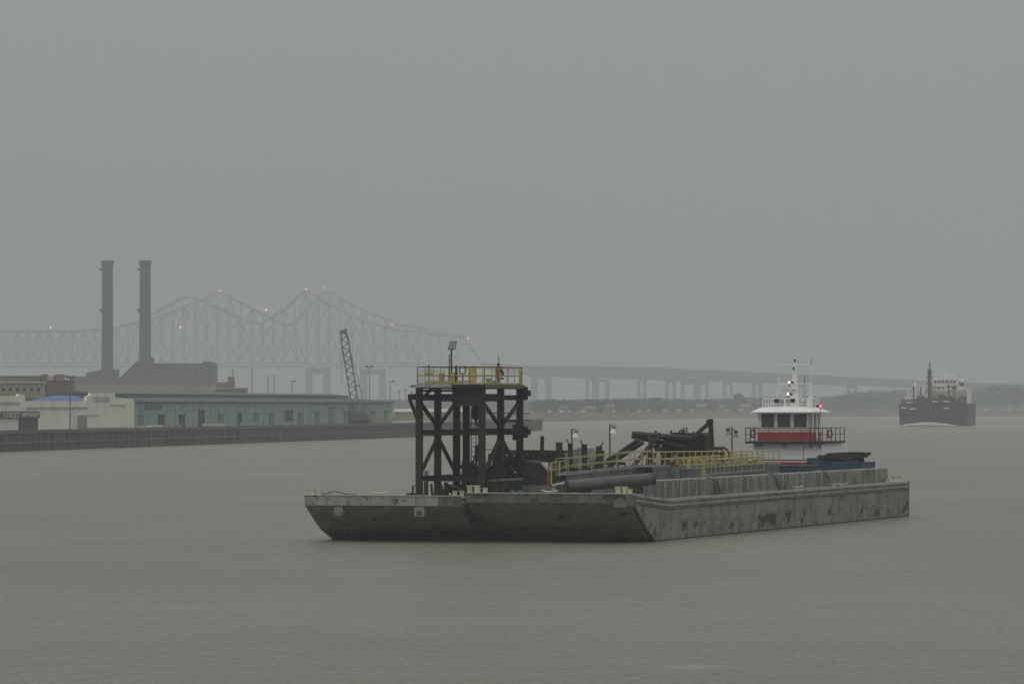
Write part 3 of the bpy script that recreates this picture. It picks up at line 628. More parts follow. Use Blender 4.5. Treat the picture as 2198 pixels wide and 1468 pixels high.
# far bank: trees, houses, parked vehicles --------------------------------
def far_y(px):                                           # depth of the far waterline at a column
    for a, b in zip(FARB[1:-1], FARB[2:]):
        k0, k1 = CX+FPX*a.x/a.y, CX+FPX*b.x/b.y
        if k0 <= px <= k1: 
            lo, hi = 0., 1.
            for _ in range(30):
                m_ = (lo+hi)/2; p = a.lerp(b, m_)
                if CX+FPX*p.x/p.y < px: lo = m_
                else: hi = m_
            return a.lerp(b, lo).y
    return 4063.0 if px > 2000 else 2670.0
def leaf_mass(name, blobs, size, mat, parent):
    vs = []; fs = []
    for c, rx, rz, n in blobs:
        for _ in range(n):
            u = random.uniform(-1, 1); a = random.uniform(0, 2*math.pi); rr = random.random()**.45; s_ = math.sqrt(1-u*u)
            p = Vector((c[0]+rx*rr*s_*math.cos(a), c[1]+rx*rr*s_*math.sin(a), c[2]+rz*rr*u))
            e1 = Vector((random.gauss(0, 1), random.gauss(0, 1), random.gauss(0, 1))).normalized(); e2 = e1.cross(Vector((random.gauss(0, 1), random.gauss(0, 1), random.gauss(0, 1)))).normalized()
            q = size*random.uniform(.6, 1.3); k = len(vs)
            vs += [p-e1*q-e2*q*.6, p+e1*q-e2*q*.5, p+e1*q*.8+e2*q*.7, p-e1*q*.7+e2*q*.5]; fs.append((k, k+1, k+2, k+3))
    return mesh(name, vs, fs, mat, parent, recalc=False)
blobs = []
def hline(px):                                           # photo row of the tree line's top
    pts = [(560, 862), (900, 858), (1150, 860), (1300, 858), (1400, 856), (1500, 858), (1650, 852), (1800, 850), (1840, 838), (1950, 836), (2050, 836), (2120, 830), (2145, 824), (2230, 822)]
    for (a, ya), (b, yb) in zip(pts[:-1], pts[1:]):
        if a <= px <= b: return ya+(yb-ya)*(px-a)/(b-a)
    return pts[-1][1]
px = 560.0
while px < 2230:
    D = max(far_y(px), 2670) + random.uniform(300, 1000) if px > 1150 else random.uniform(4300, 4900)
    zt = CAMH-(hline(px)+random.uniform(0, 3.5)-HY)*D/FPX; zt = max(zt, 8)
    rx = random.uniform(7, 12)
    blobs.append(((kx(px, D), D, (zt+4)/2+.5), rx, (zt-4)/2+.3, int(130*rx/6)))
    px += random.uniform(3.5, 6)
o = leaf_mass('tree_line', blobs, 1.0, 'foliage', None); tag(o, 'hazy dark belt of trees along the far bank', 'trees', kind='stuff')
for i, (px, yt, hw, lb) in enumerate(((1412, 848, 20, 'domed dark tree standing tallest behind the far bank lots'), (1330, 857, 10, 'small round tree left of domed tree on far bank'), (1585, 842, 22, 'broad dark tree under viaduct beside tug mast'), (1530, 856, 12, 'small tree between domed tree and broad tree on far bank'), (1275, 857, 9, 'small bush-like tree under leftmost slim viaduct pier'), (1860, 842, 14, 'dark tree left of approaching ship on far bank'), (2135, 826, 18, 'tall dark tree right of approaching ship'), (2182, 824, 20, 'tall dark tree at right edge of far bank'))):
    D = far_y(px)+240; x = kx(px, D); zt = CAMH-(yt-HY)*D/FPX; r = hw*D/FPX
    tr = thing('tree', lb, 'tree', (x, D, 4.2)); h_ = zt-4.2
    lathe('trunk', (x, D, 4.15), [(.6, 0), (.35, h_*.5), (.12, h_*.85)], 'bark', tr, 8)
    bl = [((x+random.uniform(-.5, .5)*r, D+random.uniform(-.5, .5)*r, 4.2+h_*random.uniform(.35, .8)), r*random.uniform(.4, .65), h_*random.uniform(.14, .22), 260) for _ in range(9)]
    leaf_mass('crown', bl, .7, 'foliage', tr)
ORD = ['first', 'second', 'third', 'fourth', 'fifth', 'sixth', 'seventh', 'eighth', 'ninth', 'tenth', 'eleventh', 'twelfth', 'thirteenth', 'fourteenth', 'fifteenth', 'sixteenth', 'seventeenth', 'last']
for i, (px, w_) in enumerate(((1180, 12), (1205, 14), (1222, 9), (1252, 14), (1298, 6), (1318, 8), (1346, 6), (1372, 14), (1392, 12), (1428, 14), (1458, 16), (1486, 12), (1562, 14), (1592, 16), (1870, 7), (1896, 6), (2118, 14), (2165, 16))):
    D = far_y(px)+17; x = kx(px, D); lw = w_*D/FPX*.8; hh = 1.5 if w_ < 10 else 1.9
    v_ = thing('parked_van', ORD[i]+' of the white vans parked along far bank, counted from the wharf', 'van', (x, D, 4.2), 'vans parked along the far bank')
    prism('body', [(x-lw/2, D, 4.6), (x+lw/2, D, 4.6), (x+lw/2, D, 4.6+hh*.5), (x+lw*.36, D, 4.6+hh*.6), (x+lw*.26, D, 4.6+hh), (x-lw/2, D, 4.6+hh)], (0, 2, 0), 'van_white', v_)
    for s in (-.32, .32): rod('wheel', (x+s*lw, D-.1, 4.6), (x+s*lw, D+.3, 4.6), .42, 'rubber', v_)
for i, (px, w_, hh, lb) in enumerate(((1310, 18, 5.5, 'pale house left of row on far bank, second from viaduct pier'), (1268, 22, 4.5, 'low pale house on far bank under portal pier'), (1505, 20, 6, 'pale gabled house on far bank right of domed tree'), (1548, 16, 5, 'small pale house on far bank left of broad tree'), (1600, 22, 6, 'pale house on far bank just left of pilothouse roof'), (1210, 18, 4.5, 'low pale house on far bank nearest the wharf end'))):
    D = far_y(px)+50; x = kx(px, D); lw = w_*D/FPX
    h = thing('house', lb, 'house', (x, D, 4.2)); box('wall', (x-lw/2, D, 4.2), (x+lw/2, D+8, 4.2+hh*.62), 'house_wall', h)
    e = 4.2+hh*.62
    mesh('roof', [(x-lw/2-.4, D-.5, e+.01), (x+lw/2+.4, D-.5, e+.01), (x+lw/2+.4, D+8.5, e+.01), (x-lw/2-.4, D+8.5, e+.01), (x-lw/2-.4, D+4, 4.2+hh), (x+lw/2+.4, D+4, 4.2+hh)], [(0, 1, 5, 4), (3, 4, 5, 2), (0, 4, 3), (1, 2, 5), (0, 1, 2, 3)], 'house_roof', h)
    for s in (-.3, 0, .3): box('window', (x+s*lw-.5, D-.05, 5.2), (x+s*lw+.5, D-.004, 6.4), 'door_mid', h)

# ------------------------------------------------------------------ approaching ship
Dsh = 2077.0; ya = R(6.8)
cS = W(2002, 915, Dsh)
FR = Matrix.Translation((cS.x, Dsh, 0)) @ Matrix.Rotation(-ya, 4, 'Z')      # x: to its port side in view, y: aft
sh = thing('cargo_ship', 'dark-hulled ship steaming head-on at right with white bow wave', 'ship', (0, 0, 0))
def st(y, hw, fl): return y, hw, fl
HB = 14.6
rings = []; ns = 13
for (y, wd, wk, zt) in ((0, .62, .40, 10.6), (2, .80, .62, 10.4), (5, .92, .82, 10.2), (10, 1.0, .95, 9.8), (20, 1.0, 1.0, 9.2), (60, 1.0, 1.0, 8.2), (150, 1.0, 1.0, 8.2)):
    rings.append((y, HB*wd, HB*wk, zt))
vs = []; fs = []
# plan shape of the blunt bow: rows of points from port to starboard at deck and waterline
def bowx(s, full): return s
K = 17
for lvl, (z, fwd, sc_) in enumerate(((-1.0, 3.0, .985), (1.0, 2.4, .99), (5.0, 1.2, .995), (8.6, 0.0, 1.0), (9.6, -.3, 1.0))):
    for i in range(K):
        s = -1 + 2*i/(K-1); x = HB*sc_*math.copysign(min(1, abs(s)*1.0), s)
        y = fwd + 7.5*(abs(s)**3.2)
        crown = (1-abs(s)**2.5)*2.6 if lvl >= 3 else 0
        vs.append((x, y, z + crown))
    vs.append((HB*sc_, 150, z)); vs.append((-HB*sc_, 150, z))
n_ = K+2
for l in range(4):
    for i in range(n_): fs.append((l*n_+i, l*n_+(i+1) % n_, (l+1)*n_+(i+1) % n_, (l+1)*n_+i))
fs.append(tuple(4*n_+i for i in range(n_)))
mesh('hull', vs, fs, 'ship_hull', sh, tri=True)
box('bulwark_stripe', (-11.5, 1.5, 9.9), (-4.6, 2.0, 10.3), 'ship_white', sh)
for x0, x1, z in ((-.2, 2.2, 10.35), (4.4, 7.0, 10.35), (4.6, 6.8, 7.5), (-9.8, -7.0, 7.2), (-13.6, -11.5, 7.6)): box('mooring_port', (x0, -.4+7.5*abs((x0+x1)/2/HB)**3.2-.45, z), (x1, -.4+7.5*abs((x0+x1)/2/HB)**3.2+1.5, z+.45), 'ship_white', sh)
rod('foremast', (-1.6, 9, 9), (-1.6, 9, 24.4), .85, 'ship_hull', sh); rod('mast_top', (-1.6, 9, 24.4), (-1.6, 9, 27.2), .3, 'ship_hull', sh)
bar('mast_crossarm', (-3.2, 9, 21), (0, 9, 21), .4, .4, 'ship_hull', sh)
# deck houses and cargo
for x0, x1, y0, z1, mt, nm in ((-10.2, -7.4, 30, 17.4, 'ship_white', 'white_tank'), (-6.9, -4.6, 34, 17.6, 'ship_white', 'white_tank'), (-4.2, -1.2, 40, 16.0, 'ship_buff', 'deck_house'), (-1.0, 4.4, 44, 15.2, 'ship_buff', 'deck_house'), (6.4, 7.8, 30, 15.6, 'ship_buff', 'deck_house'), (8.2, 12.4, 34, 15.4, 'ship_buff', 'deck_house'), (12.8, 14.2, 60, 15.8, 'ship_white', 'vent_tower'), (-14.2, -11.4, 26, 11.4, 'ship_hull', 'winch_house')):
    box(nm, (x0, y0, 8.2), (x1, y0+9, z1), mt, sh)
for x in (-9.2, -6.0): rod('tank_rib', (x, 29.8, 8.2), (x, 29.8, 17.2), .3, 'ship_hull', sh, 'cyl8')
rod('tank_top', (-8.8, 34, 17.4), (-8.8, 34, 18.6), .8, 'ship_white', sh)
rod('cargo_reel', (-7.2, 14, 11.2), (-4.0, 14, 11.2), 1.9, 'ship_hull', sh)
prism('hatch_house', [(0.2, 20, 9.0), (5.6, 20, 9.0), (5.0, 20, 12.6), (3.6, 20, 13.6), (1.6, 20, 13.6)], (0, 8, 0), 'ship_hull', sh)
prism('port_ramp', [(6.0, 18, 9.0), (13.8, 18, 8.9), (13.8, 18, 11.2), (9.0, 18, 12.2), (6.0, 18, 13.6)], (0, 6, 0), 'ship_red', sh)
# wheelhouse aft
for z0, z1, hw in ((8.2, 15.6, 7.0), (15.6, 18.6, 5.6), (18.6, 20.6, 6.0)): box('bridge_house', (1.6-hw, 120, z0), (1.6+hw, 132, z1-.02), 'ship_white', sh)
for k in range(6):
    for z0 in (16.3, 19.0): box('window', (1.6-4.9+k*1.7, 119.8, z0), (1.6-4.9+k*1.7+1.1, 119.99, z0+1.1), 'door_dark', sh)
box('bridge_wing', (1.6-8.5, 121, 18.45), (1.6+8.5, 128, 18.95), 'ship_hull', sh)
rod('radar_mast', (1.6, 126, 20.6), (1.6, 126, 29.5), .45, 'ship_white', sh)
for z, hw in ((22.8, 4.2), (24.4, 3.0), (26.8, 2.0)): bar('radar_arm', (1.6-hw, 126, z), (1.6+hw, 126, z), .4, .4, 'ship_white', sh)
for s in (-1, 1): rod('radar_stay', (1.6+s*4.4, 126, 20.6), (1.6+s*1.0, 126, 25.5), .2, 'ship_white', sh, 'cyl8')
for x in (-2.8, 6.2, 9.8): rod('vent_stack', (x, 100, 8.2), (x, 100, 17.5), .9, 'ship_red' if x > 0 else 'ship_buff', sh)
rod('deck_crane', (10.6, 70, 8.2), (10.6, 70, 18.4), .8, 'ship_hull', sh); ball('satellite_dome', (9.0, 124, 19.6), 1.3, 'ship_white', sh)
for x, y, z0, z1, r, m_ in ((-11.8, 40, 8, 15.2, .5, 'ship_white'), (-3.2, 60, 8, 19.0, .35, 'ship_buff'), (5.2, 50, 8, 18.0, .45, 'ship_red'), (11.6, 46, 8, 17.2, .4, 'ship_white'), (13.6, 80, 8, 16.4, .7, 'ship_white'), (7.6, 70, 8, 17.8, .4, 'ship_hull')):
    rod('kingpost', (x, y, z0), (x, y, z1), r, m_, sh); bar('derrick', (x, y, z1-.6), (x+3.0, y+6, z1-2.2), .35, .35, m_, sh)
for x0, x1, y0, z0, z1, m_ in ((-13.4, -10.6, 44, 8, 12.8, 'ship_white'), (-3.9, -2.2, 30, 8, 14.2, 'ship_white'), (3.0, 6.0, 60, 8, 16.6, 'ship_white'), (9.0, 11.6, 52, 15.42, 17.0, 'ship_white'), (10.5, 13.6, 24, 8, 12.9, 'ship_red')): box('deck_house', (x0, y0, z0), (x1, y0+5, z1), m_, sh)
# rail along the bulwark
for i in range(15):
    s = -1+2*i/14; y = -.2+7.5*abs(s)**3.2; z = 9.6+(1-abs(s)**2.5)*2.6; rod('railing_post', (HB*s*.98, y+.3, z), (HB*s*.98, y+.3, z+1.1), .09, 'ship_white' if abs(s) > .7 else 'ship_hull', sh, 'cyl8')
# bow wave of torn foam
vs = []; fs = []
for i in range(2600):
    s = random.uniform(-1.05, 1.25); y = 1.8+7.5*min(abs(s), 1)**3.2 - abs(random.gauss(0, 1.4)); x = HB*s
    h_ = max(0.06, (1-min(1, abs(s+.15))**1.6)*1.7*random.random()**.8); a = random.uniform(0, math.pi); q = random.uniform(.25, .75); k = len(vs)
    vs += [(x-q*math.cos(a), y-q*math.sin(a), h_*.5), (x+q*math.cos(a), y+q*math.sin(a), h_*.4), (x+q*.6*math.cos(a), y+q*.5*math.sin(a)-.2, h_+.08), (x-q*.5*math.cos(a), y-q*.5*math.sin(a)+.2, h_+.05)]; fs.append((k, k+1, k+2, k+3))
for i in range(240):
    side = random.choice((-1, 1)); f = random.random(); x = side*(HB+ f*16) ; y = 8 + f*40 + random.gauss(0, 2); q = random.uniform(.3, 1.0); k = len(vs)
    vs += [(x-q, y, .05), (x+q, y+.4, .05), (x+q*.7, y+1.6, .14), (x-q*.7, y+1.4, .12)]; fs.append((k, k+1, k+2, k+3))
o = mesh('bow_wave', vs, fs, 'foam', None, recalc=False); tag(o, 'white foaming bow wave before the approaching ship', 'foam', kind='stuff')

# ------------------------------------------------------------------ barges: a frame of their own
TH = R(17.0); cT, sT = math.cos(TH), math.sin(TH); OX, OY = 7.73, 314.7
BF = Matrix(((cT, sT, 0, OX), (-sT, cT, 0, OY), (0, 0, 1, 0), (0, 0, 0, 1)))   # u to the right, v aft, z up
FR = BF
def U(px, v):
    k = (px-CX)/FPX; return (k*(OY+v*cT) - OX - v*sT) / (cT + k*sT)
def Z(py, u, v): return CAMH-(py-HY)*(OY-u*sT+v*cT)/FPX
def B(px, py, v):
    u = U(px, v); return Vector((u, v, Z(py, u, v)))
def barge(label, u0, u1, v0, L, ztop, zlog, zdeck, zst, bowmat, logmat, nplate, sidemat='hull_side'):
    bg_ = thing('deck_barge', label, 'barge', ((u0+u1)/2, v0+L/2, 0), 'barges lashed side by side')
    prof = [(0, ztop-.06), (0, zlog), (1.1, zlog-.62), (3.0, zlog-1.62), (5.6, 0-.02), (8.6, -1.2), (L, -1.2), (L, zst-.05), (8.6, zdeck-.05)]
    side = []
    n = len(prof)
    vs = [(u0, v0+a, b) for a, b in prof] + [(u1, v0+a, b) for a, b in prof]
    fs = [(i, (i+1) % n, n+(i+1) % n, n+i) for i in range(n-2)]
    fs += [tuple(range(n)), tuple(range(2*n-1, n-1, -1))]
    mesh('hull', vs, fs, bowmat, bg_, tri=True)
    mesh('deck', [(u0, v0, ztop-.05), (u1, v0, ztop-.05), (u1, v0+8.6, zdeck-.04), (u0, v0+8.6, zdeck-.04), (u1, v0+L, zst-.04), (u0, v0+L, zst-.04)], [(0, 1, 2, 3), (3, 2, 4, 5)], 'deck_steel', bg_)
    # headlog: a thick bent plate across the bow, in lengths
    nl = max(3, int((u1-u0)/1.5)); sw = (u1-u0)/nl
    for i in range(nl):
        a, b = u0+i*sw+.012, u0+(i+1)*sw-.012
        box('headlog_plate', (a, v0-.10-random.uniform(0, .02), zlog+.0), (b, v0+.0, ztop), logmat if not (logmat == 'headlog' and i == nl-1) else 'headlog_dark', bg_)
    box('headlog_cap', (u0+.02, v0-.16, ztop+.003), (u1-.02, v0+.35, ztop+.05), 'edge_pale', bg_)
    # side plating in two strakes
    for sgn, uu in ((1, u1),) if True else ():
        pl = (L-8.6)/nplate
        for i in range(nplate):
            a, b = v0+8.6+i*pl+.01, v0+8.6+(i+1)*pl-.01
            za = zdeck+(zst-zdeck)*i/nplate
            for (z0, z1) in ((-1.0, 1.12), (1.13, za-.62)):
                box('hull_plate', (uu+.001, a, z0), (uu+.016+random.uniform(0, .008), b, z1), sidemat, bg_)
        # plates of the rake side
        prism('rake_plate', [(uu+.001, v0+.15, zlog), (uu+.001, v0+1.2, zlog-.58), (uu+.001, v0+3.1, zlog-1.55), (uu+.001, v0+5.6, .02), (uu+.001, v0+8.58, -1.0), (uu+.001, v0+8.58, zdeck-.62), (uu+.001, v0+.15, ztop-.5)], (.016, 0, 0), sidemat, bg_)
        # rub rails below the deck edge, following the sheer
        for dz, hh, pr, m_ in ((0, .14, .07, 'rail_steel'), (-.34, .10, .06, 'rail_steel'), (-.58, .07, .04, 'knuckle')):
            bar('rub_rail', (uu+pr/2, v0+.2, ztop+dz-hh/2), (uu+pr/2, v0+8.6, zdeck+dz-hh/2), pr*2, hh, m_, bg_)
            bar('rub_rail', (uu+pr/2, v0+8.6, zdeck+dz-hh/2), (uu+pr/2, v0+L, zst+dz-hh/2), pr*2, hh, m_, bg_)
        bar('deck_edge', (uu-.05, v0+.2, ztop+.02), (uu-.05, v0+8.6, zdeck+.02), .16, .05, 'edge_pale', bg_)
        bar('deck_edge', (uu-.05, v0+8.6, zdeck+.02), (uu-.05, v0+L, zst+.02), .16, .05, 'edge_pale', bg_)
        # the knuckle bar down the raked corner
        kn = [(0.02, zlog), (1.1, zlog-.62), (3.0, zlog-1.62), (5.6, -.02), (6.6, -.45)]
        for (a, b), (c, d) in zip(kn[:-1], kn[1:]): bar('knuckle_bar', (uu+.0, v0+a, b), (uu+.0, v0+c, d), .2, .16, 'knuckle', bg_)
    if sidemat == 'hull_side': box('wet_band', (u1+.002, v0+5.9, -.4), (u1+.034, v0+L-.02, .10), 'hull_dark', bg_)
    box('corner_post', (u1-.06, v0+L-.22, -1.0), (u1+.05, v0+L+.02, zst+.08), 'knuckle', bg_)
    return bg_
def bitt(parent, u, v, z, h=.52, r=.14, two=True, ang=0.0):
    h *= .72
    box('bitt_base', (u-.45 if two else u-.28, v-.24, z), (u+.45 if two else u+.28, v+.24, z+.06), 'cream', parent)
    for s in ((-.24, .24) if two else (0,)):
        b_ = lathe('bitt', (u+s, v, z+.06), [(r, 0), (r, h*.85), (r*1.35, h*.85), (r*1.35, h)], 'cream', parent, 14)
def cleat(parent, u, v, z):
    for s in (-.13, .13): rod('cleat_leg', (u+s, v, z), (u+s*1.1, v, z+.14), .05, 'cream', parent, 'cyl8')
    tube('cleat_horn', [(u-.55, v, z+.26), (u-.3, v, z+.17), (u, v, z+.15), (u+.3, v, z+.17), (u+.55, v, z+.24)], .055, 'cream', parent)
LR = 82.7
rb = barge('long grey deck barge with corrugated coaming, on the right', -11.2, 0.0, 0.0, LR, 3.20, 2.62, 2.69, 2.78, 'hull_bow', 'headlog_dark', 9)
lb = barge('lower grey deck barge carrying the black steel tower, on the left', -22.05, -11.32, -0.7, 68.0, 3.01, 2.38, 2.55, 2.60, 'hull_bow', 'headlog', 8, 'hull_dark')  # side plates coloured dark for the shaded gap between the barges
# corner fender block of the right barge
box('corner_fender', (-1.15, -.24, 2.35), (.10, -.115, 3.16), 'headlog_dark', rb)
box('corner_fender', (.03, -.23, 2.35), (.13, .55, 3.16), 'headlog_dark', rb)
# weld-on brackets on the left barge's rake
for px, w_, y0, y1, hol in ((726, 20, 1086, 1108, 0), (900, 22, 1086, 1109, 1)):
    u = U(px, -.7); hw = w_/2/33.2
    br_ = box('hull_bracket', (u-hw, -.70, 1.70), (u+hw, .2, 2.36), 'headlog', lb)
    if hol: box('bracket_pocket', (u-hw*.62, -.73, 1.76), (u+hw*.62, -.701, 2.06), 'knuckle', br_)
    else:
        for s in (-1, 1): box('bracket_lug', (u+s*hw*.75-.09, -.75, 1.66), (u+s*hw*.75+.09, -.701, 1.92), 'knuckle', br_)
# bitts, cleats
bitt(lb, U(664, .1), .1, 3.0, .50); bitt(lb, U(681, .15), .15, 2.99, .32, .13)
cleat(lb, U(815, 0), 0, 3.0)
bitt(lb, U(984, .3), .3, 2.95, .46); cleat(rb, U(1180, .7), .7, 3.16)
bitt(rb, U(1016, .7), .7, 3.16, .66, .17); bitt(rb, U(1034, .6), .6, 3.17, .42, .15)
bitt(rb, U(1334, .7), .7, 3.16, .62, .17); bitt(rb, U(1352, .55), .55, 3.17, .40, .16, False)
bitt(rb, -.5, 80.4, 2.79, .55, .16); bitt(rb, -.55, 77.2, 2.79, .38, .18, False)
for px in (1240, 1290): cleat(rb, U(px, 50 if px < 1250 else 62)*0-.35, 46 if px < 1250 else 60, 2.76)
bitt(rb, -.42, U(0, 0)*0+57.5, 2.76, .22, .3, False)
# coaming: stiffened panels along the right barge's side
CV0, CV1, CU, CT = 9.0, 78.4, -1.05, 3.93
npn = 34; pw = (CV1-CV0)/npn
for i in range(npn):
    a, b = CV0+i*pw, CV0+(i+1)*pw; z0 = 2.70
    # each panel is one fold of the corrugation
    prism('coaming_panel', [(CU, a, z0), (CU, a+pw*.22, z0), (CU+.40, a+pw*.40, z0), (CU+.40, a+pw*.80, z0), (CU, b-.004, z0), (CU-.06, b-.004, z0), (CU-.06, a, z0)], (0, 0, CT-z0-.1), 'coaming', rb)
for i in range(npn):
    a = CV0+i*pw+pw*.60; box('coaming_rib', (CU+.402, a-.07, 2.80), (CU+.50, a+.07, CT-.12), 'rail_steel', rb)
rod('coaming_pipe', (CU+.08, CV0-.1, CT-.04), (CU+.08, CV1+.1, CT-.06), .09, 'rail_steel', rb)
bar('coaming_foot', (CU+.2, CV0, 2.72), (CU+.2, CV1, 2.79), .55, .06, 'rail_steel', rb)
box('coaming_end', (-10.2, CV0-.12, 2.70), (CU+.1, CV0-.01, CT-.35), 'slate', rb)
box('coaming_corner', (CU-.3, CV0-.2, 2.70), (CU+.26, CV0-.125, CT-.02), 'coaming', rb)
box('coaming_end', (CU-2.5, CV1+.01, 2.78), (CU+.22, CV1+.1, CT-.1), 'coaming', rb)

# ------------------------------------------------------------------ steel tower on the left barge
vA, vE = 6.0, 5.0
uA, uE = U(900, vA), U(1034.5, vE)
tw = thing('steel_tower', 'tall black steel tower with yellow-railed platform on left barge', 'tower', ((uA+uE)/2, 10, 2.55))
vs_ = {'A': (uA, vA), 'B': (uA, 10.0), 'C': (uA, 14.2), 'E': (uE, vE), 'F': (uE, 9.2), 'G': (uE, 13.6)}
ZP = 10.28
CW = .40
for k, (u, v) in vs_.items():
    bar('column', (u, v, 2.52), (u, v, ZP-.22 if k != 'A' else ZP-.2), CW, CW, 'olive_steel' if k in 'AE' else 'black_steel', tw)
    box('base_plate', (u-.42, v-.42, 2.52), (u+.42, v+.42, 2.60), 'olive_steel', tw)
uD, vD = U(1001, 14.5), 14.5
bar('column', (uD, vD, 2.52), (uD, vD, ZP-.23), CW, CW, 'black_steel', tw)
zT, zM, zL = 9.42, 7.10, 4.05
def hb(a, b, z, w_=.30, h_=.34, m_='black_steel'):
    (u0, v0), (u1, v1) = vs_[a], vs_[b]; d = Vector((u1-u0, v1-v0, 0)).normalized()*(CW/2+.002)
    beam('cross_beam', (u0+d.x, v0+d.y, z), (u1-d.x, v1-d.y, z), w_, h_, m_, tw)
for z in (zT, zM, zL):
    for a, b in (('A', 'B'), ('B', 'C'), ('E', 'F'), ('F', 'G')): hb(a, b, z)
    hb('A', 'E', z, .32, .40 if z == zT else .34, 'olive_steel' if z == zM else 'black_steel')
    hb('C', 'G', z)
hb('B', 'F', zM, .3, .3); hb('B', 'F', zT, .3, .5)
hb('A', 'E', zT+.45, .25, .14); 
def br(a, za, b, zb, w_=.20):
    (u0, v0), (u1, v1) = vs_[a], vs_[b]; bar('brace', (u0, v0, za), (u1, v1, zb), w_, w_, 'black_steel', tw)
for a, b, c in (('A', 'B', 'C'), ('E', 'F', 'G')):
    br(a, zT-.25, b, zM+.35); br(c, zT-.25, b, zM+.35); br(b, zM-.3, a, zL+.15); br(b, zM-.3, c, zL+.15)
    u, v = vs_[b]
    prism('gusset', [(u+.02, v-.62, zM+.95), (u+.02, v+.62, zM+.95), (u+.02, v+.36, zM+.1), (u+.02, v-.36, zM+.1)], (.06, 0, 0), 'black_steel', tw)
    prism('gusset', [(u+.02, v-.45, zM-.9), (u+.02, v+.45, zM-.9), (u+.02, v+.3, zM-.1), (u+.02, v-.3, zM-.1)], (.06, 0, 0), 'black_steel', tw)
# upper cross bracing panel between the two front columns
bar('brace', (uA+.2, vA, zT-.1), (uA+.9, vA, ZP-.25), .2, .2, 'black_steel', tw)
bar('header_plate', (uE-2.1, vE+.2, zT+.02), (uE-.2, vE, zT+.02), .12, 1.1, 'black_steel', tw)
bar('brace', (uD-.2, 12.5, zL+.2), (uD-.2, 12.5, 6.9), .2, .2, 'dark_rust', tw)
# outrigger stub left of the front column and beam ends at the rear right
bar('outrigger', (uA-.75, vA, zT+.04), (uA-CW/2-.002, vA, zT+.04), .34, .40, 'black_steel', tw)
bar('outrigger_strut', (uA-.66, vA, zT-.16), (uA-.05, vA, zT-1.6), .2, .2, 'black_steel', tw)
uG, vG = vs_['G']
for z in (9.72, zM):
    bar('beam_stub', (uG+CW/2+.002, vG, z), (uG+.50, vG, z), .5, .9 if z > 9 else .78, 'black_steel', tw)
    bar('beam_stub_end', (uG+.502, vG, z), (uG+.72, vG, z), .4, .40, 'black_steel', tw)
bar('column_sleeve', (uG-.12, vG-.14, zM-.55), (uG-.12, vG-.14, zM+.5), .62, .3, 'black_steel', tw)
# platform
P0, P1, Q0, Q1 = uA+.18, uE+.30, 4.75, 13.4
pf = box('platform_floor', (P0-.05, Q0, ZP-.10), (P1, Q1, ZP), 'olive_floor', tw)
for a, b in (((P0, Q0-.06), (P0+4.2*.6, Q0-.06)),): bar('edge_beam', (a[0]-.3, a[1], ZP-.10), (b[0], b[1], ZP-.10), .1, .2, 'galv', tw)
bar('edge_beam', (P0+2.53, Q0-.06, ZP-.12), (P1, Q0-.06, ZP-.12), .1, .24, 'olive_steel', tw)
bar('edge_beam', (P1+.06, Q0, ZP-.12), (P1+.06, Q1, ZP-.12), .1, .24, 'olive_floor', tw)
bar('grating_lip', (P0-.45, Q0+.2, ZP-.13), (P0-.06, Q0+.2, ZP-.03), .9, .04, 'galv', tw)
for k in range(5): bar('floor_joist', (P0+.1, Q0+1+k*1.7, ZP-.2), (P1-.1, Q0+1+k*1.7, ZP-.2), .12, .18, 'black_steel', tw)
RH = 1.16
def rl(a, b, n, mats='yellow', r=.032):
    a = Vector((*a, ZP)); b = Vector((*b, ZP))
    for i in range(n+1):
        q = lerp(a, b, i/n); rod('railing_post', q, q+Vector((0, 0, RH)), r*(1.5 if i in (0, n) else 1), mats, tw, 'cyl8')
    for f in (1.0, .52): rod('top_rail' if f == 1 else 'mid_rail', a+Vector((0, 0, RH*f)), b+Vector((0, 0, RH*f)), .03, 'dark_rail' if (mats == 'yellow' and f == 1) else 'yellow_dull', tw, 'cyl8')
    bar('toe_board', a+Vector((0, 0, .055)), b+Vector((0, 0, .055)), .02, .09, 'yellow_dull', tw)
rl((P0+.08, Q0+.08), (P1-.08, Q0+.08), 5); rl((P1-.08, Q0+.08), (P1-.08, Q1-.08), 5, 'yellow'); rl((P0+.08, Q0+.08), (P0+.08, Q1-.08), 5, 'yellow_dull'); rl((P0+.08, Q1-.08), (P1-.08, Q1-.08), 5, 'yellow_dull')
u_ = U(1018, Q0+.15); bar('gate_post', (u_, Q0+.15, ZP), (u_, Q0+.15, ZP+RH+.04), .28, .1, 'yellow', tw)
u_ = U(1009, 9); bar('gate_post', (u_, 9, ZP), (u_, 9, ZP+RH), .16, .16, 'yellow_orange', tw)
u_ = U(979, 5.2); bar('gate_post', (u_, 5.2, ZP), (u_, 5.2, ZP+RH+.1), .1, .1, 'olive_steel', tw)
u_ = U(1116, Q1-.1); bar('gate_post', (U(1116.5, Q1-.1), Q1-.1, ZP-.3), (U(1116.5, Q1-.1), Q1-.1, ZP+RH), .16, .12, 'yellow', tw)
# ladder inside the tower
vl = 12.0
for px in (1011.5, 1022): rod('ladder_stringer', (U(px, vl), vl, 2.6), (U(px, vl), vl, ZP-.2), .03, 'dark_rail', tw, 'cyl8')
for k in range(23): rod('ladder_rung', (U(1011.5, vl), vl, 3.0+k*.31), (U(1022, vl), vl, 3.0+k*.31), .018, 'dark_rail', tw, 'cyl8')
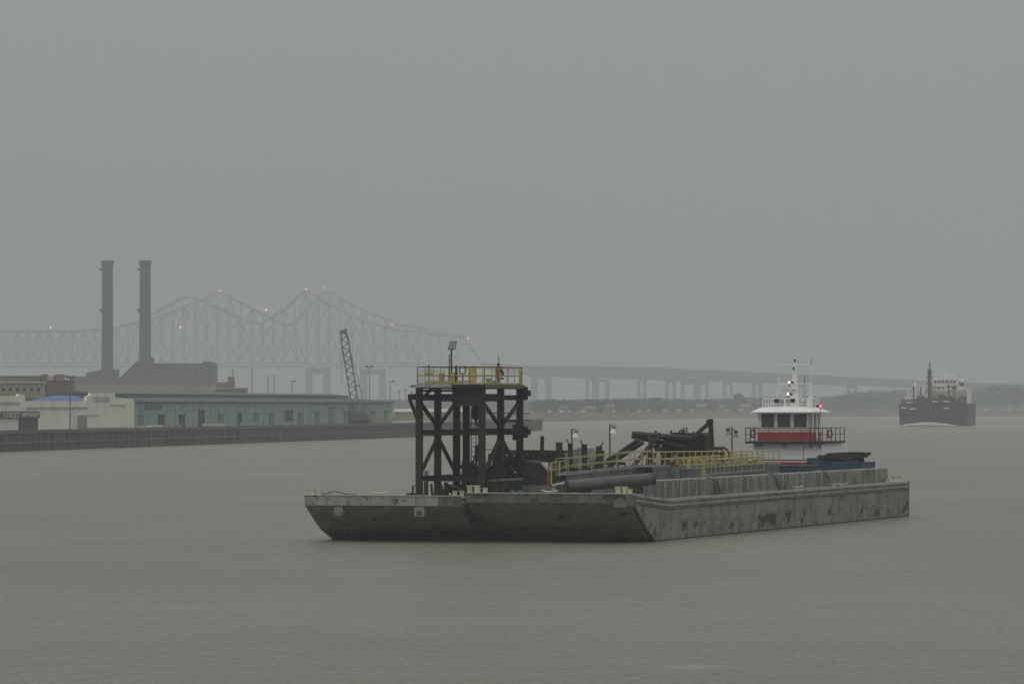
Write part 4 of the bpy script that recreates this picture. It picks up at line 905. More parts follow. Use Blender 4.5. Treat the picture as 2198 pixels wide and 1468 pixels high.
# service walkway at mid height with guard wires
box('walkway', (uE-2.4, 8.6, zM+.20), (uE+.95, 9.4, zM+.26), 'black_steel', tw)
for z in (8.40, 7.95): rod('guard_wire', (uA+2.3, 12, z), (uE+1.05, 12.6, z-.04), .025, 'dark_rail', tw, 'cyl8')
rod('guard_wire', (uA+2.5, 12, 5.93), (uE-.3, 12, 5.93), .02, 'dark_rail', tw, 'cyl8')
bar('walkway_rail', (uE+.2, 9.0, zM+.75), (uE+1.1, 9.2, zM+.75), .08, .16, 'olive_steel', tw)
# hook block hanging in the tower
hk = thing('hook_block', 'olive hook block hanging inside the black tower', 'hook', (U(1022, 10.5), 10.5, 7.9))
uh = U(1021, 10.5)
for s in (-.1, .1): rod('hoist_wire', (uh+s, 10.5, 8.9), (uh+s, 10.5, ZP-.32), .025, 'dark_rail', hk, 'cyl8')
prism('block_cheek', [(uh-.3, 10.4, 8.1), (uh+.05, 10.4, 7.85), (uh+.3, 10.4, 8.2), (uh+.2, 10.4, 8.9), (uh-.2, 10.4, 8.9)], (0, .22, 0), 'olive_steel', hk)
tube('hook', [(uh, 10.5, 7.95), (uh+.02, 10.5, 7.7), (uh+.2, 10.5, 7.55), (uh+.36, 10.5, 7.62), (uh+.38, 10.5, 7.8)], .07, 'olive_steel', hk)
# things on the platform
fl = thing('flood_panel', 'flat grey light panel on tall thin pole above tower platform', 'light', (U(969, 7), 7, ZP))
u_ = U(969, 7); z0, z1 = Z(749, u_, 7), Z(732, u_, 7)
rod('pole', (u_, 7, ZP), (u_, 7, z0+.02), .055, 'dark_rail', fl); box('pole_foot', (u_-.16, 6.84, ZP), (u_+.16, 7.16, ZP+.05), 'dark_rail', fl)
prism('panel', [(u_-.22, 6.9, z0), (u_+.28, 6.9, z0), (u_+.35, 7.0, z1), (u_-.13, 7.0, z1)], (0, .16, 0), 'grey_paint', fl)
bar('panel_bracket', (u_-.2, 6.95, z0-.03), (u_+.25, 6.95, z0-.03), .08, .06, 'dark_rail', fl)
wp_ = thing('whip_pole', 'thin dark pole just left of light panel pole on tower', 'pole', (U(964.5, 7.6), 7.6, ZP)); u_ = U(964.5, 7.6)
rod('pole', (u_, 7.6, ZP), (u_, 7.6, Z(761, u_, 7.6)), .04, 'dark_rail', wp_, 'cyl8'); box('pole_foot', (u_-.1, 7.5, ZP), (u_+.1, 7.7, ZP+.05), 'dark_rail', wp_)
def plat_box(nm, px0, px1, y0, y1, v, mt, lbl, cat_):
    u0, u1 = U(px0, v), U(px1, v); th = thing(nm, lbl, cat_, ((u0+u1)/2, v, ZP)); zb = max(ZP+.005, Z(y1, u0, v)); zt = Z(y0, u0, v)
    box('body', (u0, v-.16, zb), (u1, v+.16, zt), mt, th)
    return th, u0, u1, zb, zt
th, u0, u1, zb, zt = plat_box('control_box', 944, 951.5, 801, 819, 6.2, 'yellow_orange', 'left yellow control box on tower platform', 'box'); box('lever', (u1+.002, 6.1, zt-.2), (u1+.14, 6.2, zt-.08), 'dark_rail', th)
th, u0, u1, zb, zt = plat_box('control_box', 969, 976.5, 800, 817, 6.2, 'yellow_orange', 'right yellow control box beside light panel pole', 'box'); box('lever', (u0-.1, 6.0, zt-.3), (u0-.002, 6.2, zt-.1), 'dark_rail', th)
th = thing('yellow_stand', 'yellow T-shaped stand at left end of tower platform', 'stand', (U(921, 6.4), 6.4, ZP)); u0, u1 = U(912, 6.4), U(929, 6.4); z = Z(803, u0, 6.4)
bar('crossbar', (u0, 6.4, z), (u1, 6.4, z), .12, .17, 'yellow_orange', th); rod('stand_post', ((u0+u1)/2, 6.4, ZP), ((u0+u1)/2, 6.4, Z(783, u0, 6.4)), .04, 'dark_rail', th)
th = thing('yellow_skid', 'low yellow skid plate lying on tower platform floor', 'skid', (U(955, 5.6), 5.6, ZP)); bar('skid_rail', (U(915, 5.3), 5.3, ZP+.12), (U(990, 5.3), 5.3, ZP+.12), .3, .2, 'yellow', th); bar('skid_plate', (U(925, 6.8), 6.8, ZP+.2), (U(1008, 6.8), 6.8, ZP+.2), .5, .1, 'yellow_dull', th)
th = thing('gauge_frame', 'small open dark square frame on tower platform railing', 'frame', (U(993, 8.5), 8.5, ZP)); ua, ub = U(987, 8.5), U(999, 8.5); za, zb = Z(802, ua, 8.5), Z(787, ua, 8.5)
for p, q in (((ua, za), (ub, za)), ((ua, zb), (ub, zb)), ((ua, za), (ua, zb)), ((ub, za), (ub, zb))): bar('frame_bar', (p[0], 8.5, p[1]), (q[0], 8.5, q[1]), .07, .07, 'dark_rail', th)
bar('frame_leg', ((ua+ub)/2, 8.5, ZP), ((ua+ub)/2, 8.5, za-.03), .07, .07, 'dark_rail', th)
# rust-red valve post with whip aerial
u_, v_ = U(1070, 9.5), 9.5
vp = thing('valve_post', 'rust red post with black valve and thin aerial on platform', 'post', (u_, v_, ZP))
lathe('standpipe', (u_, v_, ZP), [(.20, 0), (.20, .05), (.13, .06), (.13, .42), (.17, .43), (.17, .52), (.13, .53), (.16, .75), (.19, 1.0), (.13, 1.22), (.07, 1.28)], 'rust_orange', vp, 16)
lathe('top_knob', (u_, v_, ZP+1.28), [(.06, 0), (.10, .05), (.09, .14), (.04, .18)], 'dark_rail', vp, 12)
rod('aerial', (u_, v_, ZP+1.44), (u_, v_, ZP+1.95), .022, 'dark_rail', vp, 'cyl8')
prism('nozzle', [(u_+.12, v_-.08, ZP+1.15), (u_+.22, v_-.08, ZP+1.05), (u_+.40, v_-.08, ZP+.72), (u_+.30, v_-.08, ZP+.70), (u_+.14, v_-.08, ZP+.86)], (0, .16, 0), 'dark_rail', vp)
for z in (.64, .40): rod('valve_handle', (u_+.12, v_, ZP+z), (u_+.36, v_, ZP+z+.02), .055, 'dark_rail', vp)
# pale machine and cable reel on the platform
u_, v_ = U(1049, 8), 8.0
pm_ = thing('capstan', 'small pale yellow capstan on tower platform', 'capstan', (u_, v_, ZP)); lathe('drum', (u_, v_, ZP), [(.26, 0), (.2, .06), (.16, .2), (.22, .36), (.22, .42)], 'yellow_dull', pm_, 16); box('motor', (u_+.27, v_-.2, ZP), (u_+.75, v_+.2, ZP+.26), 'grey_paint', pm_)

# ------------------------------------------------------------------ cargo on the barges
FR = BF
ZD = 2.70
def VC(px, du=-1.5):                                      # aft distance at which the line just inside the coaming is seen at column px
    lo, hi = 0.0, 90.0
    for _ in range(50):
        m_ = (lo+hi)/2
        if U(px, m_) > du: lo = m_
        else: hi = m_
    return (lo+hi)/2
# big grey pipe along the right barge's bow
pg = thing('dredge_pipe', 'fat grey steel pipe lying across right barge bow', 'pipe', (U(1300, 6), 6, ZD))
def openpipe(parent, p, q, r, mat, nm='pipe_wall'):
    p = Vector(p); q = Vector(q); a = (q-p); L_ = a.length
    return lathe(nm, p, [(r-.05, .02), (r-.05, 0), (r, 0), (r, L_), (r-.05, L_), (r-.05, L_-.02)], mat, parent, 28, axis=a)
pA, pB = B(1216, 1044, 3.6), B(1402, 1027, 7.6)
openpipe(pg, pA, pB, .39, 'pipe_grey')
ax = (pB-pA).normalized(); lathe('flange', pB, [(.39, -.12), (.43, -.12), (.43, .02), (.28, .02)], 'pipe_dark', pg, 28, axis=ax)
for f in (.2, .8): 
    c = lerp(pA, pB, f); box('chock', (c.x-.35, c.y-.5, ZD), (c.x+.35, c.y+.5, c.z-.36), 'dark_rust', pg)
bx2 = thing('pipe_cradle', 'low dark steel cradle box below fat grey pipe', 'cradle', (U(1205, 3.4), 3.4, ZD))
prism('cradle_plate', [B(1190, 1054, 3.2), B(1216, 1054, 3.2), B(1216, 1040, 3.2), B(1196, 1040, 3.2)], (0, .9, 0), 'pipe_dark', bx2)
box('cradle_skid', (U(1216, 3.0)-.6, 2.9, 3.04), (U(1404, 3.0), 3.15, 3.18), 'slate', bx2)
prism('cradle_strut', [B(1183, 1048, 3.0), B(1190, 1056, 3.0), B(1193, 1056, 3.0), B(1187, 1046, 3.0)], (0, .2, 0), 'galv', bx2)
cyn = thing('rope_tangle', 'tangle of turquoise rope on right barge bow', 'rope', (U(1110, 1.2), 1.2, 3.1))
u_ = U(1110, 1.0)
pts = []
for i in range(40):
    a = i*.9; pts.append((u_+.38*math.cos(a)*(1+.2*math.sin(i)), 1.0+.25*math.sin(a*1.3), 3.13+.09*abs(math.sin(i*1.7))+(.22 if i % 9 == 4 else 0)))
tube('strand', pts, .028, 'cyan_rope', cyn, 5)
rp = thing('mooring_rope', 'slack dark mooring rope looped along left barge bow', 'rope', (U(720, 0), 0, 3.0))
pts = [(U(690+i*4.2, -.1), -.1+.15*math.sin(i*.8), 3.075+(.20*math.exp(-((i-7)/4.0)**2) if i < 20 else 0)) for i in range(19)]
tube('strand', pts, .045, 'rope', rp, 6)
# gangways -----------------------------------------------------------------
def gangway(label, p0, p1, wd, rh, mat, step, girder, railmat2=None, both=True, posts2=None):
    """p0, p1: ends of the near floor edge; the far edge lies wd metres further"""
    p0 = Vector(p0); p1 = Vector(p1); d = (p1-p0); d2 = Vector((d.x, d.y, 0)).normalized(); n_ = Vector((-d2.y, d2.x, 0)) * wd
    if n_.x > 0: n_ = -n_
    g_ = thing('gangway', label, 'gangway', p0)
    for o_ in (Vector((0, 0, 0)), n_): beam('side_girder', p0+o_-Vector((0, 0, girder/2)), p1+o_-Vector((0, 0, girder/2)), .14, girder, 'slate', g_)
    for f in (.02, .34, .66, .98):
        for o_ in (Vector((0, 0, 0)), n_):
            q = lerp(p0, p1, f)+o_; bar('support_leg', (q.x, q.y, ZD), (q.x, q.y, q.z-girder), .12, .12, 'slate', g_)
    np_ = max(4, int(d.length/1.5))
    for i in range(np_):
        a, b = lerp(p0, p1, i/np_), lerp(p0, p1, (i+1)/np_); a = a+(b-a)*.012
        prism('deck_panel', [a+n_*.04, b+n_*.04, b+n_*.96, a+n_*.96], (0, 0, .035), 'grey_paint', g_)
        bar('cross_beam', a+Vector((0, 0, -girder-.07)), a+n_+Vector((0, 0, -girder-.07)), .12, .13, 'pipe_dark', g_)
    for o_ in ((Vector((0, 0, .01)), n_+Vector((0, 0, .01))) if both else (n_,)):
        a, b = p0+o_, p1+o_
        k = max(2, round(d.length/step))
        for i in range(k+1):
            q = lerp(a, b, i/k); rod('railing_post', q, q+Vector((0, 0, rh)), .04 if i in (0, k) else .026, mat if i % 3 else 'yellow_orange' if mat == 'yellow' else mat, g_, 'cyl8')
        for f in (1.0, .52): rod('top_rail' if f == 1 else 'mid_rail', a+Vector((0, 0, rh*f)), b+Vector((0, 0, rh*f)), .027, railmat2 or mat, g_, 'cyl8')
        bar('toe_board', a+Vector((0, 0, .08)), b+Vector((0, 0, .08)), .02, .12, 'grey_paint', g_)
    return g_
gangway('sloping gangway with pale yellow rails behind fat grey pipe', B(1216, 1020, 9), B(1402, 1001, 15), 1.15, 1.08, 'yellow', 1.05, .5, 'yellow_dull')
fr_ = thing('ramp_landing', 'rusty yellow railed landing at foot of sloping gangway', 'landing', B(1190, 1045, 8.2))
a = B(1186, 1040, 8.0); prism('landing_plate', [a, B(1214, 1034, 8.6), B(1208, 1042, 7.4), B(1184, 1044, 7.2)], (0, 0, .06), 'grey_paint', fr_)
for px, y0, y1, m_ in ((1183.5, 992, 1048, 'yellow'), (1201, 991, 1022, 'yellow'), (1178, 998, 1046, 'rust_orange')): 
    p = B(px, y1, 8.0); rod('railing_post', (p.x, p.y, max(ZD, p.z)), B(px, y0, 8.0), .05, m_, fr_)
for y_ in (992.5, 1007.5): rod('top_rail' if y_ < 1000 else 'mid_rail', B(1183.5, y_, 8.0), B(1217, y_-4, 9.0), .032, 'yellow_dull', fr_, 'cyl8')
prism('landing_leg', [B(1176, 1050, 7.8), B(1184, 1050, 7.8), B(1184, 1040, 7.8), B(1180, 1036, 7.8)], (0, .2, 0), 'rust_orange', fr_)
gangway('long level walkway with yellow rails amid right barge', B(1402, 1003, 13.5), B(1672, 997, VC(1672)+3.2), 1.3, 1.02, 'yellow', 1.6, .85)
gangway('second yellow-railed walkway just behind the corrugated coaming', B(1486, 1023, VC(1486)+.6), B(1640, 1010, VC(1640)+1.0), 1.2, 1.05, 'yellow', 1.3, .4)
gangway('third yellow-railed walkway stacked between two others', B(1456, 1016, VC(1456)+4), B(1628, 1004, VC(1628)+4), 1.0, 1.02, 'yellow', 1.6, .35)
for px, yt, yb, v, lbl_ in ((1478, 981, 1024, VC(1478)+.9, 'left thick yellow bollard post at gangway entrance'), (1510, 983, 1024, VC(1510)+.3, 'right thick yellow bollard post at gangway entrance')):
    p = B(px, yt, v); th = thing('yellow_post', lbl_, 'post', (p.x, v, ZD)); bar('post_body', (p.x, v, ZD), (p.x, v, p.z), .2, .2, 'yellow', th); box('post_cap', (p.x-.12, v-.12, p.z), (p.x+.12, v+.12, p.z+.03), 'yellow_dull', th); box('post_foot', (p.x-.2, v-.2, ZD), (p.x+.2, v+.2, ZD+.04), 'yellow_dull', th)
# slate hatch box inside the coaming
hx = thing('hatch_box', 'slate grey hatch box behind front end of coaming', 'box', B(1440, 1030, 11))
hv = VC(1478)+.2; p = B(1406, 1040, hv)
box('body', (p.x, hv, ZD), (U(1476, hv), hv+2.7, Z(1008, p.x, hv)), 'slate', hx); box('lid', (p.x-.06, hv-.08, Z(1008, p.x, hv)+.002), (U(1476, hv)+.06, hv+2.78, Z(1005.5, p.x, hv)), 'slate', hx)
for px in (1420, 1436, 1452, 1466): box('rib', (U(px, hv)-.04, hv-.07, ZD), (U(px, hv)+.04, hv-.003, Z(1008.2, p.x, hv)), 'grey_paint', hx)
# black hopper with slanted top beside the tower
hp = thing('black_hopper', 'black steel hopper with slanted corner right of the tower', 'hopper', B(1150, 1055, 9))
v = 9.0
prism('body', [B(1122, 1056, v), B(1176, 1056, v), B(1176, 1012, v), B(1160, 994, v), B(1124, 988, v)], (0, 3.0, 0), 'black_steel', hp)
prism('slant_plate', [B(1160, 994, v-.02), B(1176, 1012, v-.02), B(1177.5, 1010, v-.02), B(1163, 992, v-.02)], (0, 1.2, 0), 'galv', hp)
prism('front_flap', [B(1172, 1050, v-.1), B(1177.5, 1050, v-.1), B(1177.5, 1012, v-.1), B(1175.5, 1012, v-.1)], (0, .08, 0), 'rust_orange', hp)
for px in (1130, 1146, 1162): box('stiffener', (U(px, v)-.04, v-.10, ZD), (U(px, v)+.04, v-.003, Z(1000, U(px, v), v)), 'black_steel', hp)
# long dark fender truss lying behind
ft = thing('fender_truss', 'long dark lattice truss lying behind black hopper and gangway', 'truss', B(1190, 1000, 22))
va, vb = 18.0, 24.0
for y0 in (969, 1004):
    for dv in (0, 1.4): bar('chord', B(1060, y0+1, va+dv), B(1296, y0+3, vb+dv), .28, .32, 'debris', ft)
nn = 12
for i in range(nn):
    f0, f1 = i/nn, (i+1)/nn; px0, px1 = 1060+236*f0, 1060+236*f1; v0, v1 = va+(vb-va)*f0, va+(vb-va)*f1
    ya_, yb_ = (972, 1006) if i % 2 else (1006, 972)
    bar('lacing', B(px0, ya_, v0), B(px1, yb_, v1), .18, .18, 'debris', ft); bar('post', B(px0, 971, v0), B(px0, 1006, v0), .18, .18, 'debris', ft)
    prism('web_plate', [B(px0+1, 975+2*(i % 3), v0+.5), B(px1-1, 975+2*((i+1) % 3), v1+.5), B(px1-1, 1002, v1+.5), B(px0+1, 1002, v0+.5)], (0, .05, 0), 'debris' if i % 3 else 'dark_rust', ft)
for f in (.05, .5, .95):
    p = lerp(B(1060, 1004, va), B(1296, 1006, vb), f); box('support', (p.x-.3, p.y-.1, ZD), (p.x+.3, p.y+1.5, p.z-.16), 'debris', ft)
tp_ = thing('tarpaulin', 'grey tarpaulin hump among the dark posts on barge', 'tarpaulin', B(1235, 985, 21)); prism('cover', [B(1208, 974, 21), B(1246, 960, 21), B(1262, 962, 21), B(1268, 985, 21), B(1262, 1004, 21), B(1210, 1004, 21)], (0, 1.6, 0), 'grey_paint', tp_)
# upright H-piles
for px, yt, w_, lean, v, ext, lbl_ in ((1164, 936, 7, 3, 17.5, 0, 'thin leftmost of five upright dark steel piles'), (1200, 949, 13, -3, 17.0, 1, 'second from left of five upright dark steel piles'), (1224, 951, 11, -1, 17.2, 2, 'middle of five upright dark steel piles'), (1254, 953, 11, -2, 17.3, 3, 'fourth from left of five upright dark steel piles'), (1286, 957, 11, 0, 17.4, 4, 'rightmost of five upright dark steel piles')):
    t_ = B(px, yt, v); b_ = Vector((U(px-lean, v), v, ZD)); th = thing('steel_pile', lbl_, 'pile', b_, 'upright steel piles')
    beam('web', b_, t_, w_/32*1.0, w_/32*1.0, 'debris', th, roll=R(8*ext))
    box('foot_plate', (b_.x-.3, v-.3, ZD), (b_.x+.3, v+.3, ZD+.05), 'debris', th)
    if ext in (2, 3, 4): s = 1 if ext == 4 else -1; bar('lifting_lug', t_+Vector((s*.1, 0, -.02)), t_+Vector((s*.28, 0, .26)), .05, .08, 'debris', th)
    if ext == 1: bar('splice_plate', t_+Vector((.3, .02, -.55)), t_+Vector((.24, .02, -2.0)), .2, .12, 'debris', th)
# winches and engines under and behind the tower
def winch(lbl_, px, v, z, s=1.0):
    u = U(px, v); th = thing('deck_winch', lbl_, 'winch', (u, v, z))
    for a in (-.95*s, .0, .95*s): prism('side_frame', [(u+a-.05, v-.7*s, z), (u+a-.05, v+.7*s, z), (u+a-.05, v+.35*s, z+1.35*s), (u+a-.05, v-.35*s, z+1.35*s)], (.1, 0, 0), 'black_steel', th)
    for a, b in ((-.9*s, -.05), (.05, .9*s)): lathe('drum', (u+a, v, z+.8*s), [(.55*s, 0), (.55*s, .06), (.36*s, .07), (.36*s, (b-a)-.07), (.55*s, (b-a)-.06), (.55*s, b-a)], 'debris', th, 18, axis=(1, 0, 0))
    box('motor', (u+.98*s, v-.4*s, z+.2), (u+1.7*s, v+.4*s, z+.9*s), 'dark_rust', th); box('skid', (u-1.1*s, v-.8*s, z-.001), (u+1.8*s, v+.8*s, z+.1), 'black_steel', th)
    rod('exhaust', (u+1.3*s, v+.2, z+.9*s), (u+1.3*s, v+.2, z+1.7*s), .06, 'dark_rail', th, 'cyl8')
winch('dark winch at foot of tower, in front of its right legs', 1066, 8.0, 2.56, 1.0)
winch('dark winch deep behind the left tower legs', 980, 17.0, 2.56, .8)
winch('large dark winch at right of the tower base', 1098, 12.0, ZD, 1.15)
eg = thing('engine_house', 'dark olive engine house seen through the tower legs', 'engine', B(1030, 1050, 16)); p = B(1004, 1050, 16); q = B(1072, 1050, 16)
box('body', (p.x, 16, 2.56), (q.x, 18.4, Z(1002, p.x, 16)), 'olive_steel', eg); box('roof', (p.x-.1, 15.9, Z(1002, p.x, 16)+.002), (q.x+.1, 18.5, Z(999, p.x, 16)), 'debris', eg)
for i in range(6): box('louvre', (p.x+.2+i*.33, 15.94, 3.6), (p.x+.42+i*.33, 15.998, 4.6), 'dark_rust' if i % 2 else 'black_steel', eg)
for dx in (.4, 1.3, 1.7): rod('exhaust', (p.x+dx, 16.6, Z(999, p.x, 16)), (p.x+dx+.08, 16.6, Z(999, p.x, 16)+.5+dx*.25), .08, 'debris', eg)
rp_ = thing('rusty_frame', 'rust brown frame leaning inside the tower', 'frame', B(1010, 1030, 13)); 
for px0, y0, px1, y1 in ((1024, 990, 1024, 955), (1036, 1000, 1030, 950), (1012, 1026, 1036, 1022), (1016, 1050, 1016, 1022)): bar('frame_bar', B(px0, y0 if y0 < 1040 else 1056, 13), B(px1, y1, 13), .26, .2, 'dark_rust', rp_)
for px in (1014, 1034): p = B(px, 1024, 13); bar('frame_leg', (p.x, 13, 2.56), p, .18, .18, 'dark_rust', rp_)
sl = thing('steel_skid', 'long dark steel skid with pale top flange beside tower', 'skid', B(1080, 1045, 6.5)); bar('skid_beam', B(1045, 1031, 6.5), B(1118, 1028, 8.5), .5, .14, 'slate', sl); bar('skid_web', B(1045, 1043, 6.5), B(1118, 1041, 8.5), .3, .62, 'black_steel', sl)
# cut stubs at the left foot of the tower
for i, (px, yt, yb, ln, w_, lbl_) in enumerate(((887, 1041, 1062, -2, 3.5, 'thin leaning stub just left of tower foot'), (914, 1034, 1062, 0, 6, 'dark stub at inner side of left tower leg'), (926, 1038, 1062, 2, 4, 'upright stub second inside left tower leg'), (935, 1042, 1062, -5, 4, 'leaning stub between two left tower legs'), (947, 1040, 1062, 4, 5, 'stub right of second tower leg'), (915, 1010, 1030, 0, 7, 'grey box post beside left tower leg'))):
    v = 4.2 if i != 5 else 8; t_ = B(px, yt, v); b_ = Vector((U(px+ln, v), v, 2.56)); th = thing('steel_stub', lbl_, 'stub', b_); bar('stub', b_, t_, w_/32, w_/32, 'olive_steel' if i != 5 else 'grey_paint', th); box('stub_foot', (b_.x-.16, v-.16, 2.56), (b_.x+.16, v+.16, 2.6), 'olive_steel', th)
ch = thing('chain_heap', 'low heap of dark chain at left foot of tower', 'chain', (U(895, 3.4), 3.4, 2.6))
for i in range(26): 
    u_ = U(872+i*1.6, 3.4); torus('link', (u_, 3.4+random.uniform(-.25, .25), 2.86+random.uniform(0, .22)), .12, .035, (random.gauss(0, 1), random.gauss(0, 1), random.gauss(0, 1)), 'olive_steel', ch, 10, 5)
def heap(lbl_, px0, px1, v0, v1, zb, ytop, n_, mats):
    th = thing('scrap_heap', lbl_, 'scrap', (U((px0+px1)/2, v0), (v0+v1)/2, zb))
    for i in range(n_):
        px = random.uniform(px0, px1); v = random.uniform(v0, v1); u = U(px, v); zt = Z(ytop, u, v); k = random.random()
        z = zb+.1+(zt-zb)*random.random()**1.5*.8; a = random.uniform(0, math.pi); ln = random.uniform(.5, 1.6); tl = random.uniform(-.5, .5)
        d = Vector((math.cos(a)*ln, math.sin(a)*ln*.6, tl*ln)); p = Vector((u, v, z)); w_ = random.uniform(.06, .24)
        lo = min((p-d*.5).z, (p+d*.5).z)
        if lo < zb+w_/2: p.z += zb+w_/2-lo
        (beam if k < .35 else bar)('scrap_bar', p-d*.5, p+d*.5, w_*1.3, w_, random.choice(mats), th) if k < .75 else rod('scrap_pipe', p-d*.5, p+d*.5, w_*.5, random.choice(mats), th)
    for i in range(n_//4):
        px = random.uniform(px0, px1); v = random.uniform(v0, v1); u = U(px, v); zt = Z(ytop-random.uniform(-6, 8), u, v)
        bar('scrap_post', (u, v, zb), (u+random.uniform(-.3, .3), v, zt), random.uniform(.06, .16), random.uniform(.06, .2), random.choice(mats), th)
MS = ['debris', 'debris', 'black_steel', 'dark_rust', 'olive_steel', 'pipe_dark']
heap('jagged dark scrap heap behind the tower legs', 985, 1118, 14.5, 20, 2.58, 985, 60, MS)
heap('dark scrap heap between black hopper and leaning pipes', 1180, 1340, 23, 29, ZD, 985, 60, MS)
heap('low dark scrap under the level walkway', 1330, 1400, 16, 20, ZD, 1002, 30, MS)
heap('brown-black scrap behind yellow rails right of dredging frame', 1515, 1600, VC(1610)+5, VC(1610)+12, ZD, 992, 36, MS)
heap('jagged dark scrap piled between tower and black hopper', 1088, 1182, 12.2, 15.5, ZD, 972, 80, MS)
heap('tangled struts heaped on the dredging frame bed', 1405, 1518, 37.5, 39.2, ZD+1.75, 930, 60, MS)
heap('small scrap pile at foot of the tower front', 940, 1075, 3.5, 5.5, 2.6, 1042, 34, MS)
# pipe heap and cutter frame amidships --------------------------------------------
for i, (a, b, r, lbl_) in enumerate(((B(1300, 993, 21), B(1371, 944, 20), .17, 'upper of two dark pipes leaning up right of the piles'), (B(1308, 997, 20.6), B(1380, 949, 19.6), .15, 'lower of two dark pipes leaning up right of the piles'))):
    th = thing('leaning_pipe', lbl_, 'pipe', a, 'leaning pipes'); openpipe(th, a, b, r, 'pipe_dark'); lathe('collar', a, [(r+.01, .3), (r+.06, .3), (r+.06, .45), (r+.01, .45)], 'pipe_dark', th, 16, axis=b-a)
ps = thing('pipe_rest', 'dark trestle supporting the two leaning pipes', 'trestle', B(1320, 1000, 21)); p = B(1318, 990, 21.2)
for s in (-.6, .6): bar('trestle_leg', (p.x+s, 21.2, ZD), (p.x+s*.4, 21.2, p.z-.1), .16, .16, 'debris', ps)
bar('trestle_beam', (p.x-.8, 21.2, p.z-.15), (p.x+.8, 21.2, p.z-.15), .2, .2, 'debris', ps)
cf = thing('cutter_frame', 'big dark dredging frame of pipes and struts amidships', 'dredge frame', B(1440, 1000, 35))
vc = 35.0
p = B(1352, 1000, vc); q = B(1520, 1000, vc+2)
box('frame_bed', (p.x, vc-2.2, ZD), (q.x, vc+4.5, Z(1004, p.x, vc)), 'debris', cf)
openpipe(cf, B(1357, 931, vc-1), B(1484, 941, vc+1), .2, 'pipe_dark'); openpipe(cf, B(1366, 931, vc), B(1500, 946, vc+2), .2, 'pipe_dark'); openpipe(cf, B(1356, 936, vc-.6), B(1470, 960, vc+1), .16, 'pipe_dark')
prism('body', [B(1420, 992, vc+1.5), B(1512, 992, vc+1.5), B(1512, 934, vc+1.5), B(1500, 928, vc+1.5), B(1476, 932, vc+1.5), B(1452, 938, vc+1.5), B(1436, 944, vc+1.5), B(1418, 958, vc+1.5), B(1423, 972, vc+1.5)], (0, 2.6, 0), 'debris', cf)
for (x0, y0, x1, y1, w_, dv) in ((1357, 1003, 1418, 930, .30, -1.6), (1389, 1001, 1400, 940, .22, -1.2), (1401, 1001, 1394, 936, .2, -1.0), (1404, 956, 1428, 985, .26, -.6), (1420, 950, 1446, 930, .16, .8), (1446, 930, 1500, 932, .16, 1.0), (1466, 926, 1470, 940, .22, .9), (1488, 938, 1524, 906, .28, .8), (1398, 944, 1440, 936, .2, .4)):
    bar('strut', B(x0, y0, vc+dv), B(x1, y1, vc+dv+.4), w_, w_, 'pipe_dark', cf)
bar('boom_post', B(1525, 903, vc+1.2), B(1530, 1004, vc+1.2), .30, .30, 'black_steel', cf); rod('boom_pin', B(1517, 905, vc+1.0), B(1530, 903, vc+1.0), .16, 'black_steel', cf)
for px, y0, y1 in ((1427, 966, 995), (1446, 960, 995), (1466, 955, 995), (1488, 950, 995), (1505, 950, 995)): bar('rib', B(px, y1, vc+1.45), B(px, y0, vc+1.45), .18, .1, 'dark_rust' if px in (1466,) else 'debris', cf)
rod('hydraulic_ram', B(1434, 1000, vc+.4), B(1452, 975, vc+.4), .1, 'galv', cf); openpipe(cf, B(1518, 935, vc+.2), B(1524, 985, vc+.2), .07, 'pipe_dark', 'hose')
cf_b = thing('white_cylinder', 'pale grey gas cylinder beside yellow rail under dredging frame', 'cylinder', B(1413, 1000, 16.5)); u_ = U(1413, 17); lathe('body', (u_, 17, Z(1003, u_, 17)), [(.17, 0), (.19, .05), (.19, .75), (.14, .9), (.06, 1.0), (.06, 1.1)], 'galv', cf_b, 16); box('cradle', (u_-.3, 16.7, ZD), (u_+.3, 17.3, Z(1003, u_, 17)), 'slate', cf_b)
rw = thing('red_pump', 'small red-brown pump behind yellow rails', 'pump', B(1440, 1000, 18)); u_ = U(1436, 18.2); lathe('casing', (u_, 18, Z(997, u_, 18)), [(.08, 0), (.2, .05), (.23, .2), (.2, .35), (.08, .4)], 'dark_rust', rw, 16, axis=(0, 1, 0)); box('bed', (u_-.5, 17.6, ZD), (u_+.6, 18.8, Z(1003, u_, 18)), 'slate', rw); bar('pump_rod', (u_, 18.2, Z(1000, u_, 18)), B(1446, 985, 18.2), .09, .09, 'galv', rw); box('motor', (u_+.05, 18.2, Z(1003, u_, 18)), (u_+.6, 18.6, Z(996, u_, 18)), 'rust_orange', rw)
vr = VC(1560)+6
wheel = thing('cable_reel', 'dark cable reel behind yellow rails near boom post', 'reel', B(1545, 990, vr)); u_ = U(1544, vr); zc = Z(976, u_, vr)
for s in (-.35, .35): torus('rim', (u_+s*.3, vr+s, zc), .52, .09, (0, 1, 0), 'debris', wheel, 20, 6)
rod('hub', (u_-.1, vr-.4, zc), (u_+.1, vr+.4, zc), .2, 'debris', wheel); bar('reel_leg', (u_-.5, vr, ZD), (u_, vr, zc), .12, .12, 'debris', wheel); bar('reel_leg', (u_+.5, vr, ZD), (u_, vr, zc), .12, .12, 'debris', wheel)
